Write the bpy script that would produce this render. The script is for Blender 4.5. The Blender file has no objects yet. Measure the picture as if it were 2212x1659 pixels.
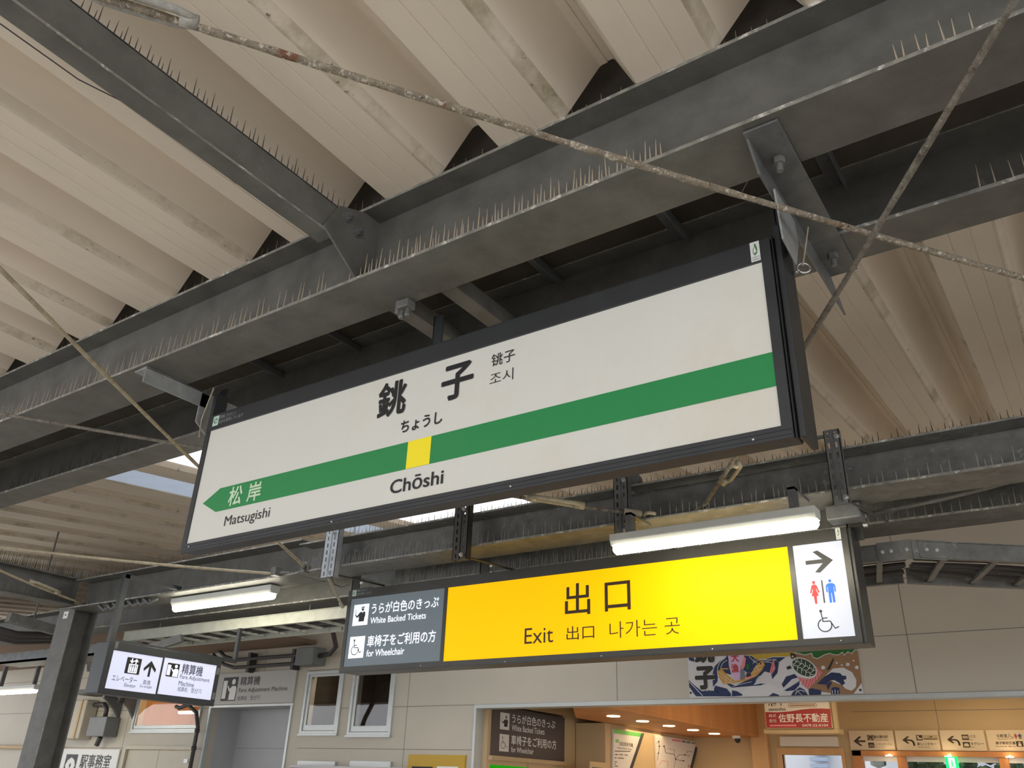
import bpy, bmesh, math, random
from mathutils import Vector, Matrix
C = bpy.context.scene.collection
S = bpy.context.scene
PI = math.pi
# ------------------------------------------------------------------ camera
F = 1775.0
RW = ((0.82365055, 0.56599729, 0.03531064), (-0.22397233, 0.38186903, -0.89666741), (-0.52099536, 0.730632, 0.44129437))
EYE = Vector((0, 0, 1.6))
cd = bpy.data.cameras.new('camera')
cd.sensor_width = 36.0
cd.lens = 36.0 * F / 2212.0
cd.clip_start = 0.05
cam = bpy.data.objects.new('camera', cd)
C.objects.link(cam)
cam.matrix_world = Matrix(((RW[0][0], -RW[1][0], -RW[2][0], 0), (RW[0][1], -RW[1][1], -RW[2][1], 0), (RW[0][2], -RW[1][2], -RW[2][2], 1.6), (0, 0, 0, 1)))
# the third row above is the optical axis; blender looks down -Z of the camera
S.camera = cam
# ------------------------------------------------------------------ sky, exposure
w = bpy.data.worlds.new('world'); S.world = w; w.use_nodes = True
bg = w.node_tree.nodes['Background']
bg.inputs[0].default_value = (0.93, 0.95, 1.0, 1)
bg.inputs[1].default_value = 2.15
S.view_settings.view_transform = 'Standard'
S.view_settings.look = 'None'
S.view_settings.gamma = 1
S.view_settings.exposure = 0.0
S.cycles.use_denoising = True
S.cycles.max_bounces = 8
S.cycles.diffuse_bounces = 5
LAMP_E = 34.0
YELLOW_E = 0.75

# ------------------------------------------------------------------ helpers
def at(px, py, X=None, Y=None, Z=None):
    """the point of a plane of the place that lies on one sight line of the photograph"""
    d = Vector(RW[0]) * ((px - 1106) / F) + Vector(RW[1]) * ((py - 829.5) / F) + Vector(RW[2])
    if Y is not None: t = Y / d.y
    elif Z is not None: t = (Z - 1.6) / d.z
    else: t = X / d.x
    return EYE + d * t

def srgb(r, g, b):
    f = lambda c: (c / 12.92 if c <= 0.04045 else ((c + 0.055) / 1.055) ** 2.4)
    return (f(r / 255), f(g / 255), f(b / 255))

MATS = {}
def mat(name, col, rough=0.6, metal=0.0, var=0.0, vs=4.0, spots=None, bump=0.0, emit=None, es=0.0, stretch=None, trans=0.0, spec=0.5):
    m = bpy.data.materials.new(name); m.use_nodes = True
    nt = m.node_tree; N = nt.nodes; L = nt.links
    b = N['Principled BSDF']
    b.inputs['Base Color'].default_value = (*col, 1)
    b.inputs['Roughness'].default_value = rough
    b.inputs['Metallic'].default_value = metal
    b.inputs['Specular IOR Level'].default_value = spec
    if trans: b.inputs['Transmission Weight'].default_value = trans
    cur = None
    if var or spots or bump:
        tc = N.new('ShaderNodeTexCoord'); mp = N.new('ShaderNodeMapping'); L.new(tc.outputs['Object'], mp.inputs[0])
        if stretch: mp.inputs['Scale'].default_value = stretch
        src = mp.outputs[0]
    if var:
        n = N.new('ShaderNodeTexNoise'); n.inputs['Scale'].default_value = vs; n.inputs['Detail'].default_value = 6; n.inputs['Roughness'].default_value = 0.62
        L.new(src, n.inputs['Vector'])
        r = N.new('ShaderNodeMapRange'); r.inputs[1].default_value = 0.3; r.inputs[2].default_value = 0.7
        r.inputs[3].default_value = 1 - var; r.inputs[4].default_value = 1 + var
        L.new(n.outputs[0], r.inputs[0])
        mx = N.new('ShaderNodeVectorMath'); mx.operation = 'SCALE'; mx.inputs[0].default_value = col
        L.new(r.outputs[0], mx.inputs['Scale']); cur = mx.outputs[0]
    for sp in (spots or []):
        scol, thr, sc = sp[0], sp[1], sp[2]
        n = N.new('ShaderNodeTexNoise'); n.inputs['Scale'].default_value = sc; n.inputs['Detail'].default_value = 8; n.inputs['Roughness'].default_value = 0.7
        L.new(src, n.inputs['Vector'])
        r = N.new('ShaderNodeMapRange'); r.inputs[1].default_value = thr; r.inputs[2].default_value = thr + (sp[3] if len(sp) > 3 else 0.06)
        L.new(n.outputs[0], r.inputs[0])
        mx = N.new('ShaderNodeMix'); mx.data_type = 'RGBA'
        L.new(r.outputs[0], mx.inputs[0])
        if cur: L.new(cur, mx.inputs[6])
        else: mx.inputs[6].default_value = (*col, 1)
        mx.inputs[7].default_value = (*scol, 1); cur = mx.outputs[2]
    if cur: L.new(cur, b.inputs['Base Color'])
    if bump:
        n = N.new('ShaderNodeTexNoise'); n.inputs['Scale'].default_value = vs * 6; n.inputs['Detail'].default_value = 5
        L.new(src, n.inputs['Vector'])
        bp = N.new('ShaderNodeBump'); bp.inputs['Strength'].default_value = bump; bp.inputs['Distance'].default_value = 0.01
        L.new(n.outputs[0], bp.inputs['Height']); L.new(bp.outputs[0], b.inputs['Normal'])
    if emit:
        b.inputs['Emission Color'].default_value = (*emit, 1); b.inputs['Emission Strength'].default_value = es
    MATS[name] = m
    return m

class MB:
    """collects shapes and links them as one mesh object"""
    def __init__(s): s.v = []; s.f = []; s.m = []
    def add(s, vs, fs, mi=0):
        n = len(s.v); s.v += [Vector(p) for p in vs]
        for f in fs: s.f.append([i + n for i in f]); s.m.append(mi)
    def box(s, x0, x1, y0, y1, z0, z1, mi=0, tip=None):
        vs = [(x0, y0, z0), (x1, y0, z0), (x1, y1, z0), (x0, y1, z0), (x0, y0, z1), (x1, y0, z1), (x1, y1, z1), (x0, y1, z1)]
        fs = [(0, 3, 2, 1), (4, 5, 6, 7), (0, 1, 5, 4), (1, 2, 6, 5), (2, 3, 7, 6), (3, 0, 4, 7)]
        s.add(vs, fs, mi)
        if tip is not None:
            k = len(s.m) - 6
            s.m[k + 2] = tip; s.m[k + 4] = tip
        return s
    def obox(s, c, ax, ay, az, mi=0):
        c = Vector(c); ax = Vector(ax); ay = Vector(ay); az = Vector(az)
        vs = [c + a * ax + b * ay + d * az for d in (-1, 1) for (a, b) in ((-1, -1), (1, -1), (1, 1), (-1, 1))]
        s.add(vs, [(0, 3, 2, 1), (4, 5, 6, 7), (0, 1, 5, 4), (1, 2, 6, 5), (2, 3, 7, 6), (3, 0, 4, 7)], mi); return s
    def bar(s, a, b, w, h, up=(0, 0, 1), mi=0):
        a = Vector(a); b = Vector(b); d = (b - a); l = d.length; d.normalize()
        u = Vector(up); u = (u - d * u.dot(d)).normalized(); v = d.cross(u)
        return s.obox((a + b) / 2, d * l / 2, v * w / 2, u * h / 2, mi)
    def tube(s, pts, r, n=10, mi=0, caps=True):
        pts = [Vector(p) for p in pts]; rs = r if isinstance(r, (list, tuple)) else [r] * len(pts)
        rings = []; prev = None
        for i, p in enumerate(pts):
            d = (pts[min(i + 1, len(pts) - 1)] - pts[max(i - 1, 0)]).normalized()
            if prev is None:
                u = Vector((0, 0, 1)) if abs(d.z) < 0.9 else Vector((1, 0, 0))
            else: u = prev
            u = (u - d * u.dot(d)).normalized(); prev = u; v = d.cross(u)
            rings.append([p + (u * math.cos(2 * PI * k / n) + v * math.sin(2 * PI * k / n)) * rs[i] for k in range(n)])
        vs = [q for ring in rings for q in ring]; fs = []
        for i in range(len(rings) - 1):
            for k in range(n):
                k2 = (k + 1) % n
                fs.append((i * n + k, i * n + k2, (i + 1) * n + k2, (i + 1) * n + k))
        if caps: fs += [tuple(range(n - 1, -1, -1)), tuple((len(rings) - 1) * n + k for k in range(n))]
        s.add(vs, fs, mi); return s
    def ring(s, c, ax, R, r, n=24, m=8, a0=0, a1=2 * PI, mi=0):
        ax = Vector(ax).normalized(); u = ax.orthogonal().normalized(); v = ax.cross(u); c = Vector(c)
        k = n if abs(a1 - a0 - 2 * PI) < 1e-6 else n
        return s.tube([c + (u * math.cos(a0 + (a1 - a0) * i / k) + v * math.sin(a0 + (a1 - a0) * i / k)) * R for i in range(k + 1)], r, m, mi)
    def prism(s, pts, d, mi=0):
        """polygon (3-D points) extruded by vector d"""
        pts = [Vector(p) for p in pts]; d = Vector(d); n = len(pts)
        s.add(pts + [p + d for p in pts], [tuple(range(n - 1, -1, -1)), tuple(range(n, 2 * n))] + [(i, (i + 1) % n, n + (i + 1) % n, n + i) for i in range(n)], mi)
        return s
    def poly(s, pts, mi=0): s.add(pts, [tuple(range(len(pts)))], mi); return s
    def ball(s, c, r, n=10, mi=0, sq=(1, 1, 1)):
        c = Vector(c); vs = []; fs = []; m = n // 2
        for i in range(m + 1):
            th = PI * i / m
            for k in range(n): vs.append(c + Vector((sq[0] * r * math.sin(th) * math.cos(2 * PI * k / n), sq[1] * r * math.sin(th) * math.sin(2 * PI * k / n), sq[2] * r * math.cos(th))))
        for i in range(m):
            for k in range(n): fs.append((i * n + k, (i + 1) * n + k, (i + 1) * n + (k + 1) % n, i * n + (k + 1) % n))
        s.add(vs, fs, mi); return s
    def build(s, name, mats, parent=None, label=None, bevel=0.0, smooth=False, kind=None, tri=False):
        if not isinstance(mats, (list, tuple)): mats = [mats]
        if parent is not None:
            r = parent
            while r.parent: r = r.parent
            org = Vector(r.location)
        else:
            xs = [p.x for p in s.v]; ys = [p.y for p in s.v]; zs = [p.z for p in s.v]
            org = Vector(((min(xs) + max(xs)) / 2, (min(ys) + max(ys)) / 2, min(zs)))
        me = bpy.data.meshes.new(name)
        me.from_pydata([p - org for p in s.v], [], s.f)
        for m in mats: me.materials.append(m)
        for p, mi in zip(me.polygons, s.m): p.material_index = mi
        bm = bmesh.new(); bm.from_mesh(me)
        bmesh.ops.remove_doubles(bm, verts=bm.verts, dist=1e-6)
        if tri: bmesh.ops.triangulate(bm, faces=[f for f in bm.faces if len(f.verts) > 4])
        if not tri: bmesh.ops.recalc_face_normals(bm, faces=bm.faces)
        bm.to_mesh(me); bm.free()
        if smooth:
            for p in me.polygons: p.use_smooth = True
        o = bpy.data.objects.new(name, me); C.objects.link(o)
        if parent is not None: o.parent = parent
        else: o.location = org
        if bevel:
            bv = o.modifiers.new('bevel', 'BEVEL'); bv.width = bevel; bv.segments = 2; bv.limit_method = 'ANGLE'
        if label: o['label'] = label
        if kind: o['kind'] = kind
        return o

def tag(o, label, cat, group=None, kind=None):
    o['label'] = label; o['category'] = cat
    if group: o['group'] = group
    if kind: o['kind'] = kind
    return o
def thing(name, label, cat, loc, group=None):
    o = bpy.data.objects.new(name, None); C.objects.link(o); o.location = loc; o.empty_display_size = 0.1
    return tag(o, label, cat, group)
def struct(o): o['kind'] = 'structure'; return o
def copy_tree(o, parent=None):
    c = o.copy(); C.objects.link(c)
    if parent: c.parent = parent
    for ch in list(o.children): copy_tree(ch, c)
    return c

# plane frames for flat print: 'Y' faces -Y (u = X), 'X' faces +X (u = Y)
class Plane:
    def __init__(s, axis, val): s.a = axis; s.val = val
    def uv(s, px, py):
        if s.a == 'Y': p = at(px, py, Y=s.val); return p.x, p.z
        p = at(px, py, X=s.val); return p.y, p.z
    def pt(s, u, v, lift=0.0):
        return Vector((u, s.val - lift, v)) if s.a == 'Y' else Vector((s.val + lift, u, v))
    def px(s, px, py, lift=0.0):
        u, v = s.uv(px, py); return s.pt(u, v, lift)
    def rect4(s, L, B, R, T): return s.uv(*L)[0], s.uv(*R)[0], s.uv(*B)[1], s.uv(*T)[1]

def glyphs(body, bold=0.0):
    c = bpy.data.curves.new('t', 'FONT'); c.body = body; c.offset = bold; c.resolution_u = 4
    o = bpy.data.objects.new('t', c); C.objects.link(o)
    dg = bpy.context.evaluated_depsgraph_get(); dg.update()
    me = bpy.data.meshes.new_from_object(o.evaluated_get(dg))
    vs = [v.co.copy() for v in me.vertices]; fs = [list(p.vertices) for p in me.polygons]
    bpy.data.objects.remove(o); bpy.data.curves.remove(c); bpy.data.meshes.remove(me)
    return vs, fs
def text(body, pl, rect, m, parent, bold=0.0, lift=0.0015, name='lettering', label=None, skew=0.0):
    """printed lettering stretched into rect = (u0, u1, v0, v1) of a plane; heavier weights overprint shifted strokes"""
    vs, fs = glyphs(body, min(bold, 0.0))
    if bold > 0:
        v0_, f0_ = vs, fs; vs = list(v0_); fs = list(f0_)
        for k in range(10):
            dx, dy = bold * math.cos(2 * PI * k / 10), bold * math.sin(2 * PI * k / 10); n = len(vs)
            vs += [Vector((v.x + dx, v.y + dy, (k + 1) * 6e-5)) for v in v0_]; fs += [[i + n for i in f] for f in f0_]
    x0 = min(v.x for v in vs); x1 = max(v.x for v in vs); y0 = min(v.y for v in vs); y1 = max(v.y for v in vs)
    u0, u1, v0, v1 = rect
    b = MB()
    b.add([pl.pt(u0 + (v.x - x0) / (x1 - x0) * (u1 - u0), v0 + (v.y - y0) / (y1 - y0) * (v1 - v0), lift + v.z) for v in vs], fs)
    return b.build(name, m, parent, label=label, tri=True)

class Pic:
    """flat pictogram drawn in a unit square that maps to rect of a plane"""
    def __init__(s, pl, rect, lift=0.0015): s.pl = pl; s.r = rect; s.b = MB(); s.l = lift
    def P(s, x, y): u0, u1, v0, v1 = s.r; return s.pl.pt(u0 + x * (u1 - u0), v0 + y * (v1 - v0), s.l)
    def poly(s, pts): s.b.poly([s.P(*p) for p in pts]); return s
    def rect(s, x0, y0, x1, y1): return s.poly([(x0, y0), (x1, y0), (x1, y1), (x0, y1)])
    def disc(s, x, y, rx, ry=None, n=20):
        ry = ry or rx
        return s.poly([(x + rx * math.cos(2 * PI * k / n), y + ry * math.sin(2 * PI * k / n)) for k in range(n)])
    def line(s, pts, w, asp=1.0):
        # asp = height/width of the square, keeps strokes even
        for (a, b) in zip(pts[:-1], pts[1:]):
            dx = b[0] - a[0]; dy = (b[1] - a[1]) * asp; l = math.hypot(dx, dy) or 1
            nx = -dy / l * w / 2; ny = dx / l * w / 2 / asp; ex = dx / l * w * .2; ey = dy / l * w * .2 / asp
            s.poly([(a[0] + nx - ex, a[1] + ny - ey), (b[0] + nx + ex, b[1] + ny + ey), (b[0] - nx + ex, b[1] - ny + ey), (a[0] - nx - ex, a[1] - ny - ey)])
        return s
    def arc(s, x, y, r, a0, a1, w, asp=1.0, n=18):
        return s.line([(x + r * math.cos(a0 + (a1 - a0) * k / n), y + r * math.sin(a0 + (a1 - a0) * k / n) / asp) for k in range(n + 1)], w, asp)
    def build(s, name, m, parent, label=None): return s.b.build(name, m, parent, label=label, tri=True)

def arrow_right(p):
    return p.poly([(0, .41), (.62, .41), (.30, .04), (.48, .0), (1.0, .5), (.48, 1.0), (.30, .96), (.62, .59), (0, .59)])
def arrow_up(p):
    return p.poly([(.41, 0), (.59, 0), (.59, .62), (.96, .30), (1.0, .50), (.5, 1.0), (0, .50), (.04, .30), (.41, .62)])
def arrow_left(p):
    return p.poly([(1, .41), (.38, .41), (.70, .04), (.52, .0), (0, .5), (.52, 1.0), (.70, .96), (.38, .59), (1, .59)])
def arrow_bend(p):
    p.poly([(.0, .62), (.45, 1.0), (.62, .97), (.35, .70), (.60, .68), (.60, .54), (.35, .54), (.55, .28), (.38, .26)])
    pts = [(.60, .61), (.75, .57), (.86, .45), (.91, .28), (.92, .06)]
    return p.line(pts, .15)
def man(p):
    p.disc(.5, .93, .15, .07)
    return p.poly([(.28, .83), (.72, .83), (.93, .77), (1.0, .70), (1.0, .45), (.86, .45), (.85, .68), (.79, .68), (.79, 0), (.57, 0), (.54, .42), (.46, .42), (.43, 0), (.21, 0), (.21, .68), (.15, .68), (.14, .45), (0, .45), (0, .70), (.07, .77)])
def woman(p):
    p.disc(.5, .93, .16, .07)
    return p.poly([(.36, .84), (.64, .84), (.78, .78), (1.0, .50), (.87, .45), (.70, .67), (.66, .60), (.88, .34), (.66, .34), (.60, 0), (.40, 0), (.34, .34), (.12, .34), (.34, .60), (.30, .67), (.13, .45), (0, .50), (.22, .78)])
def wheelchair(p, asp=1.2):
    p.disc(.22, .93, .075, .075 / asp)
    p.line([(.22, .88), (.27, .48), (.62, .48), (.82, .16), (1.0, .22)], .05, asp)
    p.line([(.25, .62), (.50, .62)], .05, asp)
    return p.arc(.34, .32, .33, math.radians(115), math.radians(375), .05, asp)
def officer(p):
    p.poly([(.58, .92), (.86, .95), (.88, .88), (.60, .85)])
    p.poly([(.60, .83), (.84, .83), (.82, .72), (.72, .66), (.63, .72)])
    p.poly([(.46, .58), (.62, .64), (.72, .54), (.82, .64), (.98, .58), (1.0, .30), (.95, .28), (.93, .0), (.42, .0), (.42, .34), (.22, .24), (.04, .44), (.10, .49), (.22, .36)])
    return p.line([(.03, .52), (.12, .52), (.12, .74), (.03, .74), (.03, .52)], .02)
def machine_user(p):
    p.poly([(.04, .10), (.30, .10), (.30, .86), (.04, .86)])
    p.disc(.72, .80, .12)
    return p.poly([(.52, .04), (.94, .04), (.96, .50), (.90, .62), (.66, .62), (.50, .50), (.38, .66), (.34, .60), (.48, .40), (.54, .40)])

# ------------------------------------------------------------------ materials
dark = srgb(58, 60, 58)
M_steel = mat('dark_grey_paint', (.118, .117, .105), .55, 0, .28, 5, spots=[((.30, .30, .27), .66, 7, .12), ((.06, .05, .04), .64, 2.5, .15), ((.45, .45, .41), .715, 20, .04)], bump=.12)
M_tip = mat('chipped_flange_edge', (.24, .235, .205), .7, 0, .4, 14, spots=[((.62, .60, .54), .56, 16, .08), ((.16, .07, .04), .64, 6, .08)])
M_galv = mat('galvanised_steel', (.16, .16, .148), .5, .15, .30, 9, spots=[((.28, .28, .265), .60, 14, .05), ((.10, .10, .085), .62, 3, .15)])
M_galv_light = mat('bright_zinc', (.46, .50, .54), .45, .3, .14, 12)
M_bracket = mat('dull_zinc_bracket', (.14, .145, .145), .5, .2, .25, 12, spots=[((.26, .26, .24), .66, 12, .1)])
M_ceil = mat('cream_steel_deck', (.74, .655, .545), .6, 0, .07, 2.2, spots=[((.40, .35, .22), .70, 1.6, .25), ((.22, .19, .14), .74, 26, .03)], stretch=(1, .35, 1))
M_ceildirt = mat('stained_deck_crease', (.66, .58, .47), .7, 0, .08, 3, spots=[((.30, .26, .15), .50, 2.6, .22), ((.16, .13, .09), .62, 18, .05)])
M_gutter = mat('dark_brown_gutter', (.060, .050, .038), .8, 0, .35, 3)
M_spike = mat('spike_plastic', (.46, .38, .28), .6, 0, .2, 10)
M_palezinc = mat('pale_zinc', (.30, .31, .305), .5, .1, .16, 14)
M_spike_grey = mat('grey_spike', (.33, .33, .30), .6)
M_spike_dark = mat('dark_spike', (.06, .05, .04), .7)  # darker than the other spike colours
M_rust = mat('rusty_rod', (.27, .23, .17), .8, 0, .4, 30, spots=[((.19, .08, .04), .57, 7, .1), ((.60, .55, .46), .54, 55, .05), ((.06, .05, .04), .60, 70, .05)], bump=.8)
M_tanrod = mat('tan_painted_rod', (.40, .34, .23), .7, 0, .25, 20, spots=[((.16, .11, .07), .62, 14, .1), ((.55, .50, .40), .62, 40, .06)], bump=.4)
M_rust2 = mat('dusty_rod', (.20, .18, .145), .8, 0, .4, 30, spots=[((.08, .07, .055), .54, 22, .1), ((.45, .42, .35), .60, 50, .05)], bump=.7)
M_zincrod = mat('buff_turnbuckle', (.42, .38, .28), .6, .2, .2, 18)
M_frame = mat('sign_frame_black', (.036, .039, .042), .42, .2, .12, 6)
M_frame2 = mat('sign_frame_bronze', (.060, .058, .052), .38, .3, .12, 6)
M_screw = mat('screw_steel', (.62, .62, .62), .3, .8)
M_black = mat('black_print', (.012, .012, .013), .5)
M_dkprint = mat('dark_grey_print', (.035, .035, .035), .5)
M_brownprint = mat('brown_print', (.05, .025, .008), .5)
M_white = mat('white_print', (.78, .78, .76), .5)
M_green = mat('line_green', (.012, .20, .055), .4, emit=(.012, .20, .055), es=.22)
M_yellowsq = mat('line_yellow', (.80, .66, .01), .4, emit=(.8, .66, .01), es=.22)
M_face = mat('backlit_white_face', (.60, .60, .56), .35, 0, .03, 1.2, emit=(.95, .92, .80), es=.10, spots=[((.56, .50, .38), .50, 1.1, .35)])  # warm spots put the uneven backlight into the face colour
M_yellow = mat('backlit_yellow_face', (.70, .42, .0), .5, emit=(1.0, .53, .0), es=YELLOW_E, spec=.12)
M_facew = mat('backlit_cool_face', (.38, .39, .42), .4, emit=(.78, .83, 1.0), es=.52)
M_facew2 = mat('lit_white_symbol', (.7, .7, .75), .35, emit=(.80, .86, 1.0), es=.75)
M_facegrey = mat('lit_grey_face', (.10, .12, .135), .4, emit=(.09, .115, .13), es=.75)
M_screen = mat('backlit_violet_face', (.3, .31, .36), .4, emit=(.76, .78, 1.0), es=.72)
M_lamp = mat('lamp_tube', (.9, .9, .9), .4, emit=(1.0, .93, .74), es=LAMP_E)
M_lamphouse = mat('lamp_housing', (.62, .64, .60), .4, 0, .06, 5)
M_wall = mat('cream_wall_panel', (.50, .455, .37), .55, 0, .04, 1.5, spots=[((.40, .36, .28), .66, 1.3, .3)])
M_seam = mat('panel_joint', (.22, .20, .17), .8)
M_alu = mat('aluminium_frame', (.50, .52, .50), .4, .5, .05, 6)
M_glass = mat('window_glass', (1, 1, 1), .02, trans=1.0)
M_floor = mat('platform_floor', (.58, .55, .50), .8, 0, .12, 3)
M_wood = mat('orange_wood', (.52, .22, .07), .5, 0, .22, 3, stretch=(1, 1, .12))
M_woodlight = mat('warm_wood_panel', (.60, .36, .16), .5, 0, .12, 3, stretch=(1, 1, .15))
M_plaster = mat('warm_plaster', (.52, .38, .21), .6, 0, .03, 2)
M_greybox = mat('grey_box', (.17, .18, .18), .5, 0, .1, 5)
M_conduit = mat('dark_conduit', (.05, .045, .045), .5)
M_greypanel = mat('grey_alcove_panel', (.42, .43, .44), .5, 0, .04, 3)
M_down = mat('downlight_lens', (1, 1, 1), .4, emit=(1.0, .78, .48), es=14.0)
M_paper = mat('poster_paper', (.70, .66, .62), .5)
M_lime = mat('lime_green', (.10, .50, .07), .5)

random.seed(7)
# ------------------------------------------------------------------ floor, roofs, wall
f = MB().box(-26, 14, -14, 26, -0.3, 0.0); struct(f.build('floor', M_floor))

def deck(name, x0, x1, r, y0, y1, z0, slope, pitch=0.668):
    """ribbed roof deck seen from below; rib lines run along Y"""
    prof = [(0, 0), (.105, 0), (.109, .004), (.114, 0), (.200, 0), (.204, .0035), (.209, 0), (.300, 0), (.315, 0), (.322, .003), (.352, .039), (.488, .198), (.498, .207), (.508, .210), (.532, .210), (.534, .217), (.556, .217), (.566, .208), (.645, .035), (.662, .006)]
    pts = []
    k = math.floor((x0 - r) / pitch) - 1
    while r + k * pitch < x1 + pitch:
        pts += [(r + k * pitch + a, h) for a, h in prof]; k += 1
    def cut(x):
        for (a, b) in zip(pts[:-1], pts[1:]):
            if a[0] <= x <= b[0]: return (x, a[1] + (b[1] - a[1]) * (x - a[0]) / max(1e-9, b[0] - a[0]))
    pts = [cut(x0)] + [p for p in pts if x0 < p[0] < x1] + [cut(x1)]
    vs = []; fs = []; n = len(pts)
    for (y, z) in ((y0, z0), (y1, z0 + slope * (y1 - y0))):
        vs += [(x, y, z + h) for x, h in pts]
    for (y, z) in ((y0, z0), (y1, z0 + slope * (y1 - y0))):
        vs += [(x, y, z + h + .012) for x, h in pts]
    for i in range(n - 1):
        fs += [(i, i + 1, n + i + 1, n + i), (2 * n + i, 3 * n + i, 3 * n + i + 1, 2 * n + i + 1)]
        fs += [(i, 2 * n + i, 2 * n + i + 1, i + 1), (n + i, n + i + 1, 3 * n + i + 1, 3 * n + i)]
    b = MB(); b.add(vs, fs)
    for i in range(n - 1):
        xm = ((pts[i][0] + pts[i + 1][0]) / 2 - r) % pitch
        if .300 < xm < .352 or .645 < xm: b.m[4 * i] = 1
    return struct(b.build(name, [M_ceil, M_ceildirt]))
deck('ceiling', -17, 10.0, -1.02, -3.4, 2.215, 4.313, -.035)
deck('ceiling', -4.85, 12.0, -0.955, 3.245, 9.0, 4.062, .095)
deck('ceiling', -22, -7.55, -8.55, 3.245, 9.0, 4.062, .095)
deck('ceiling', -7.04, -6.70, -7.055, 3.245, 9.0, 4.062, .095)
# translucent roof sheet beside the open light gap
M_skylight = mat('translucent_sheet', (.66, .70, .78), .5, 0, .12, 6, spots=[((.85, .88, .95), .62, 9, .1)], trans=.0)
nt = M_skylight.node_tree; tr = nt.nodes.new('ShaderNodeBsdfTranslucent'); tr.inputs[0].default_value = (.62, .66, .71, 1)
ms = nt.nodes.new('ShaderNodeMixShader'); ms.inputs[0].default_value = .6
nt.links.new(nt.nodes['Principled BSDF'].outputs[0], ms.inputs[1]); nt.links.new(tr.outputs[0], ms.inputs[2]); nt.links.new(ms.outputs[0], nt.nodes['Material Output'].inputs[0])
b = MB(); b.prism([(-7.545, 3.245, 4.07), (-7.045, 3.245, 4.07), (-7.045, 3.245, 4.076), (-7.545, 3.245, 4.076)], (0, 5.75, .546))
tag(b.build('skylight_panel', M_skylight), 'pale blue translucent roof sheet beyond the twin beams, left of the station sign', 'skylight')

# gutter trough between the twin beams; raised wall and unseen covers added to keep sky light out
b = MB(); b.box(-17, 4, 2.33, 3.11, 4.03, 4.045); b.box(-17, 4, 2.325, 2.34, 4.03, 4.57); b.box(-17, 4, 3.10, 3.115, 4.03, 4.12); b.box(-17, 10, 1.7, 3.115, 4.56, 4.575); b.box(-17, 10, 1.69, 1.705, 4.365, 4.575)
tag(b.build('gutter_and_sky_cover', M_gutter), 'dark brown gutter trough with added sky cover, between the two long canopy beams', 'gutter')

# back wall with holes
YW = 9.0
def rects(x0, x1, z0, z1, holes):
    xs = sorted({x0, x1, *[h[0] for h in holes], *[h[1] for h in holes]}); zs = sorted({z0, z1, *[h[2] for h in holes], *[h[3] for h in holes]})
    for xa, xb in zip(xs[:-1], xs[1:]):
        for za, zb in zip(zs[:-1], zs[1:]):
            xm, zm = (xa + xb) / 2, (za + zb) / 2
            if xa >= x0 and xb <= x1 and za >= z0 and zb <= z1 and not any(h[0] < xm < h[1] and h[2] < zm < h[3] for h in holes): yield xa, xb, za, zb
def wx(px, py): return at(px, py, Y=YW)
H_open = (-6.77, 2.6, 0, 2.54)
H_alc = (-12.15, -10.24, 0, 2.615)
HB = (wx(653.6, 1583)[0] + .02, wx(734, 1582)[0] - .02, wx(653.6, 1581)[2] + .02, 3.05)
HB = (-9.95, -9.23, 2.235, 3.04)
HC = (-8.98, -8.22, 2.215, 3.04)
HA = (-14.22, -12.42, 2.28, 2.90)
HD = (-14.28, -12.42, 0, 2.0)
HL = (-17.35, -16.6, 2.12, 2.95)
holes = [H_open, H_alc, HB, HC, HA, HD, HL]
b = MB()
for r in rects(-22, 12, 0, 4.9, holes): b.box(r[0], r[1], YW, YW + .16, r[2], r[3])
def seam(x0, x1, z0, z1):
    for r in rects(x0, x1, z0, z1, [h for h in holes]): b.box(r[0], r[1], YW - .0015, YW + .01, r[2], r[3], 1)
for z in (2.015, 2.545, 3.087, 3.63, 4.17): seam(-10.0, 5, z - .004, z + .004)
for x in (-7.945, -4.752, -1.557, 1.64): seam(x - .004, x + .004, 0, 4.8)
for z in (1.99, 2.60, 3.20): seam(-20, -12.2, z - .004, z + .004)
for x in (-14.42, -17.6, -11.0): seam(x - .004, x + .004, 2.63 if x == -11.0 else 0, 4.8)
struct(b.build('wall_back', [M_wall, M_seam]))
# lintel trim of the wide opening and of the alcove
b = MB(); b.box(-6.80, 2.7, YW - .02, YW + .17, 2.50, 2.545); b.box(-6.80, -6.765, YW - .02, YW + .17, 0, 2.5)
struct(b.build('trim_1', M_alu, bevel=.003))
b = MB(); b.box(-12.19, -10.2, YW - .02, YW + .05, 2.60, 2.635); b.box(-10.255, -10.21, YW - .02, YW + .05, 0, 2.6); b.box(-12.19, -12.145, YW - .02, YW + .05, 0, 2.6)
struct(b.build('trim_2', M_alu, bevel=.003))
# alcove
b = MB(); b.box(-12.2, -12.15, YW + .16, YW + .66, 0, 2.66); b.box(-12.15, -10.2, YW + .60, YW + .66, 0, 2.66); b.box(-10.24, -10.19, YW + .16, YW + .66, 0, 2.66); b.box(-12.2, -10.19, YW + .16, YW + .66, 2.615, 2.66)
b.box(-12.149, -10.24, YW + .597, YW + .605, 2.03, 2.036, 1)
struct(b.build('wall_alcove', [M_greypanel, M_seam]))

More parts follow.
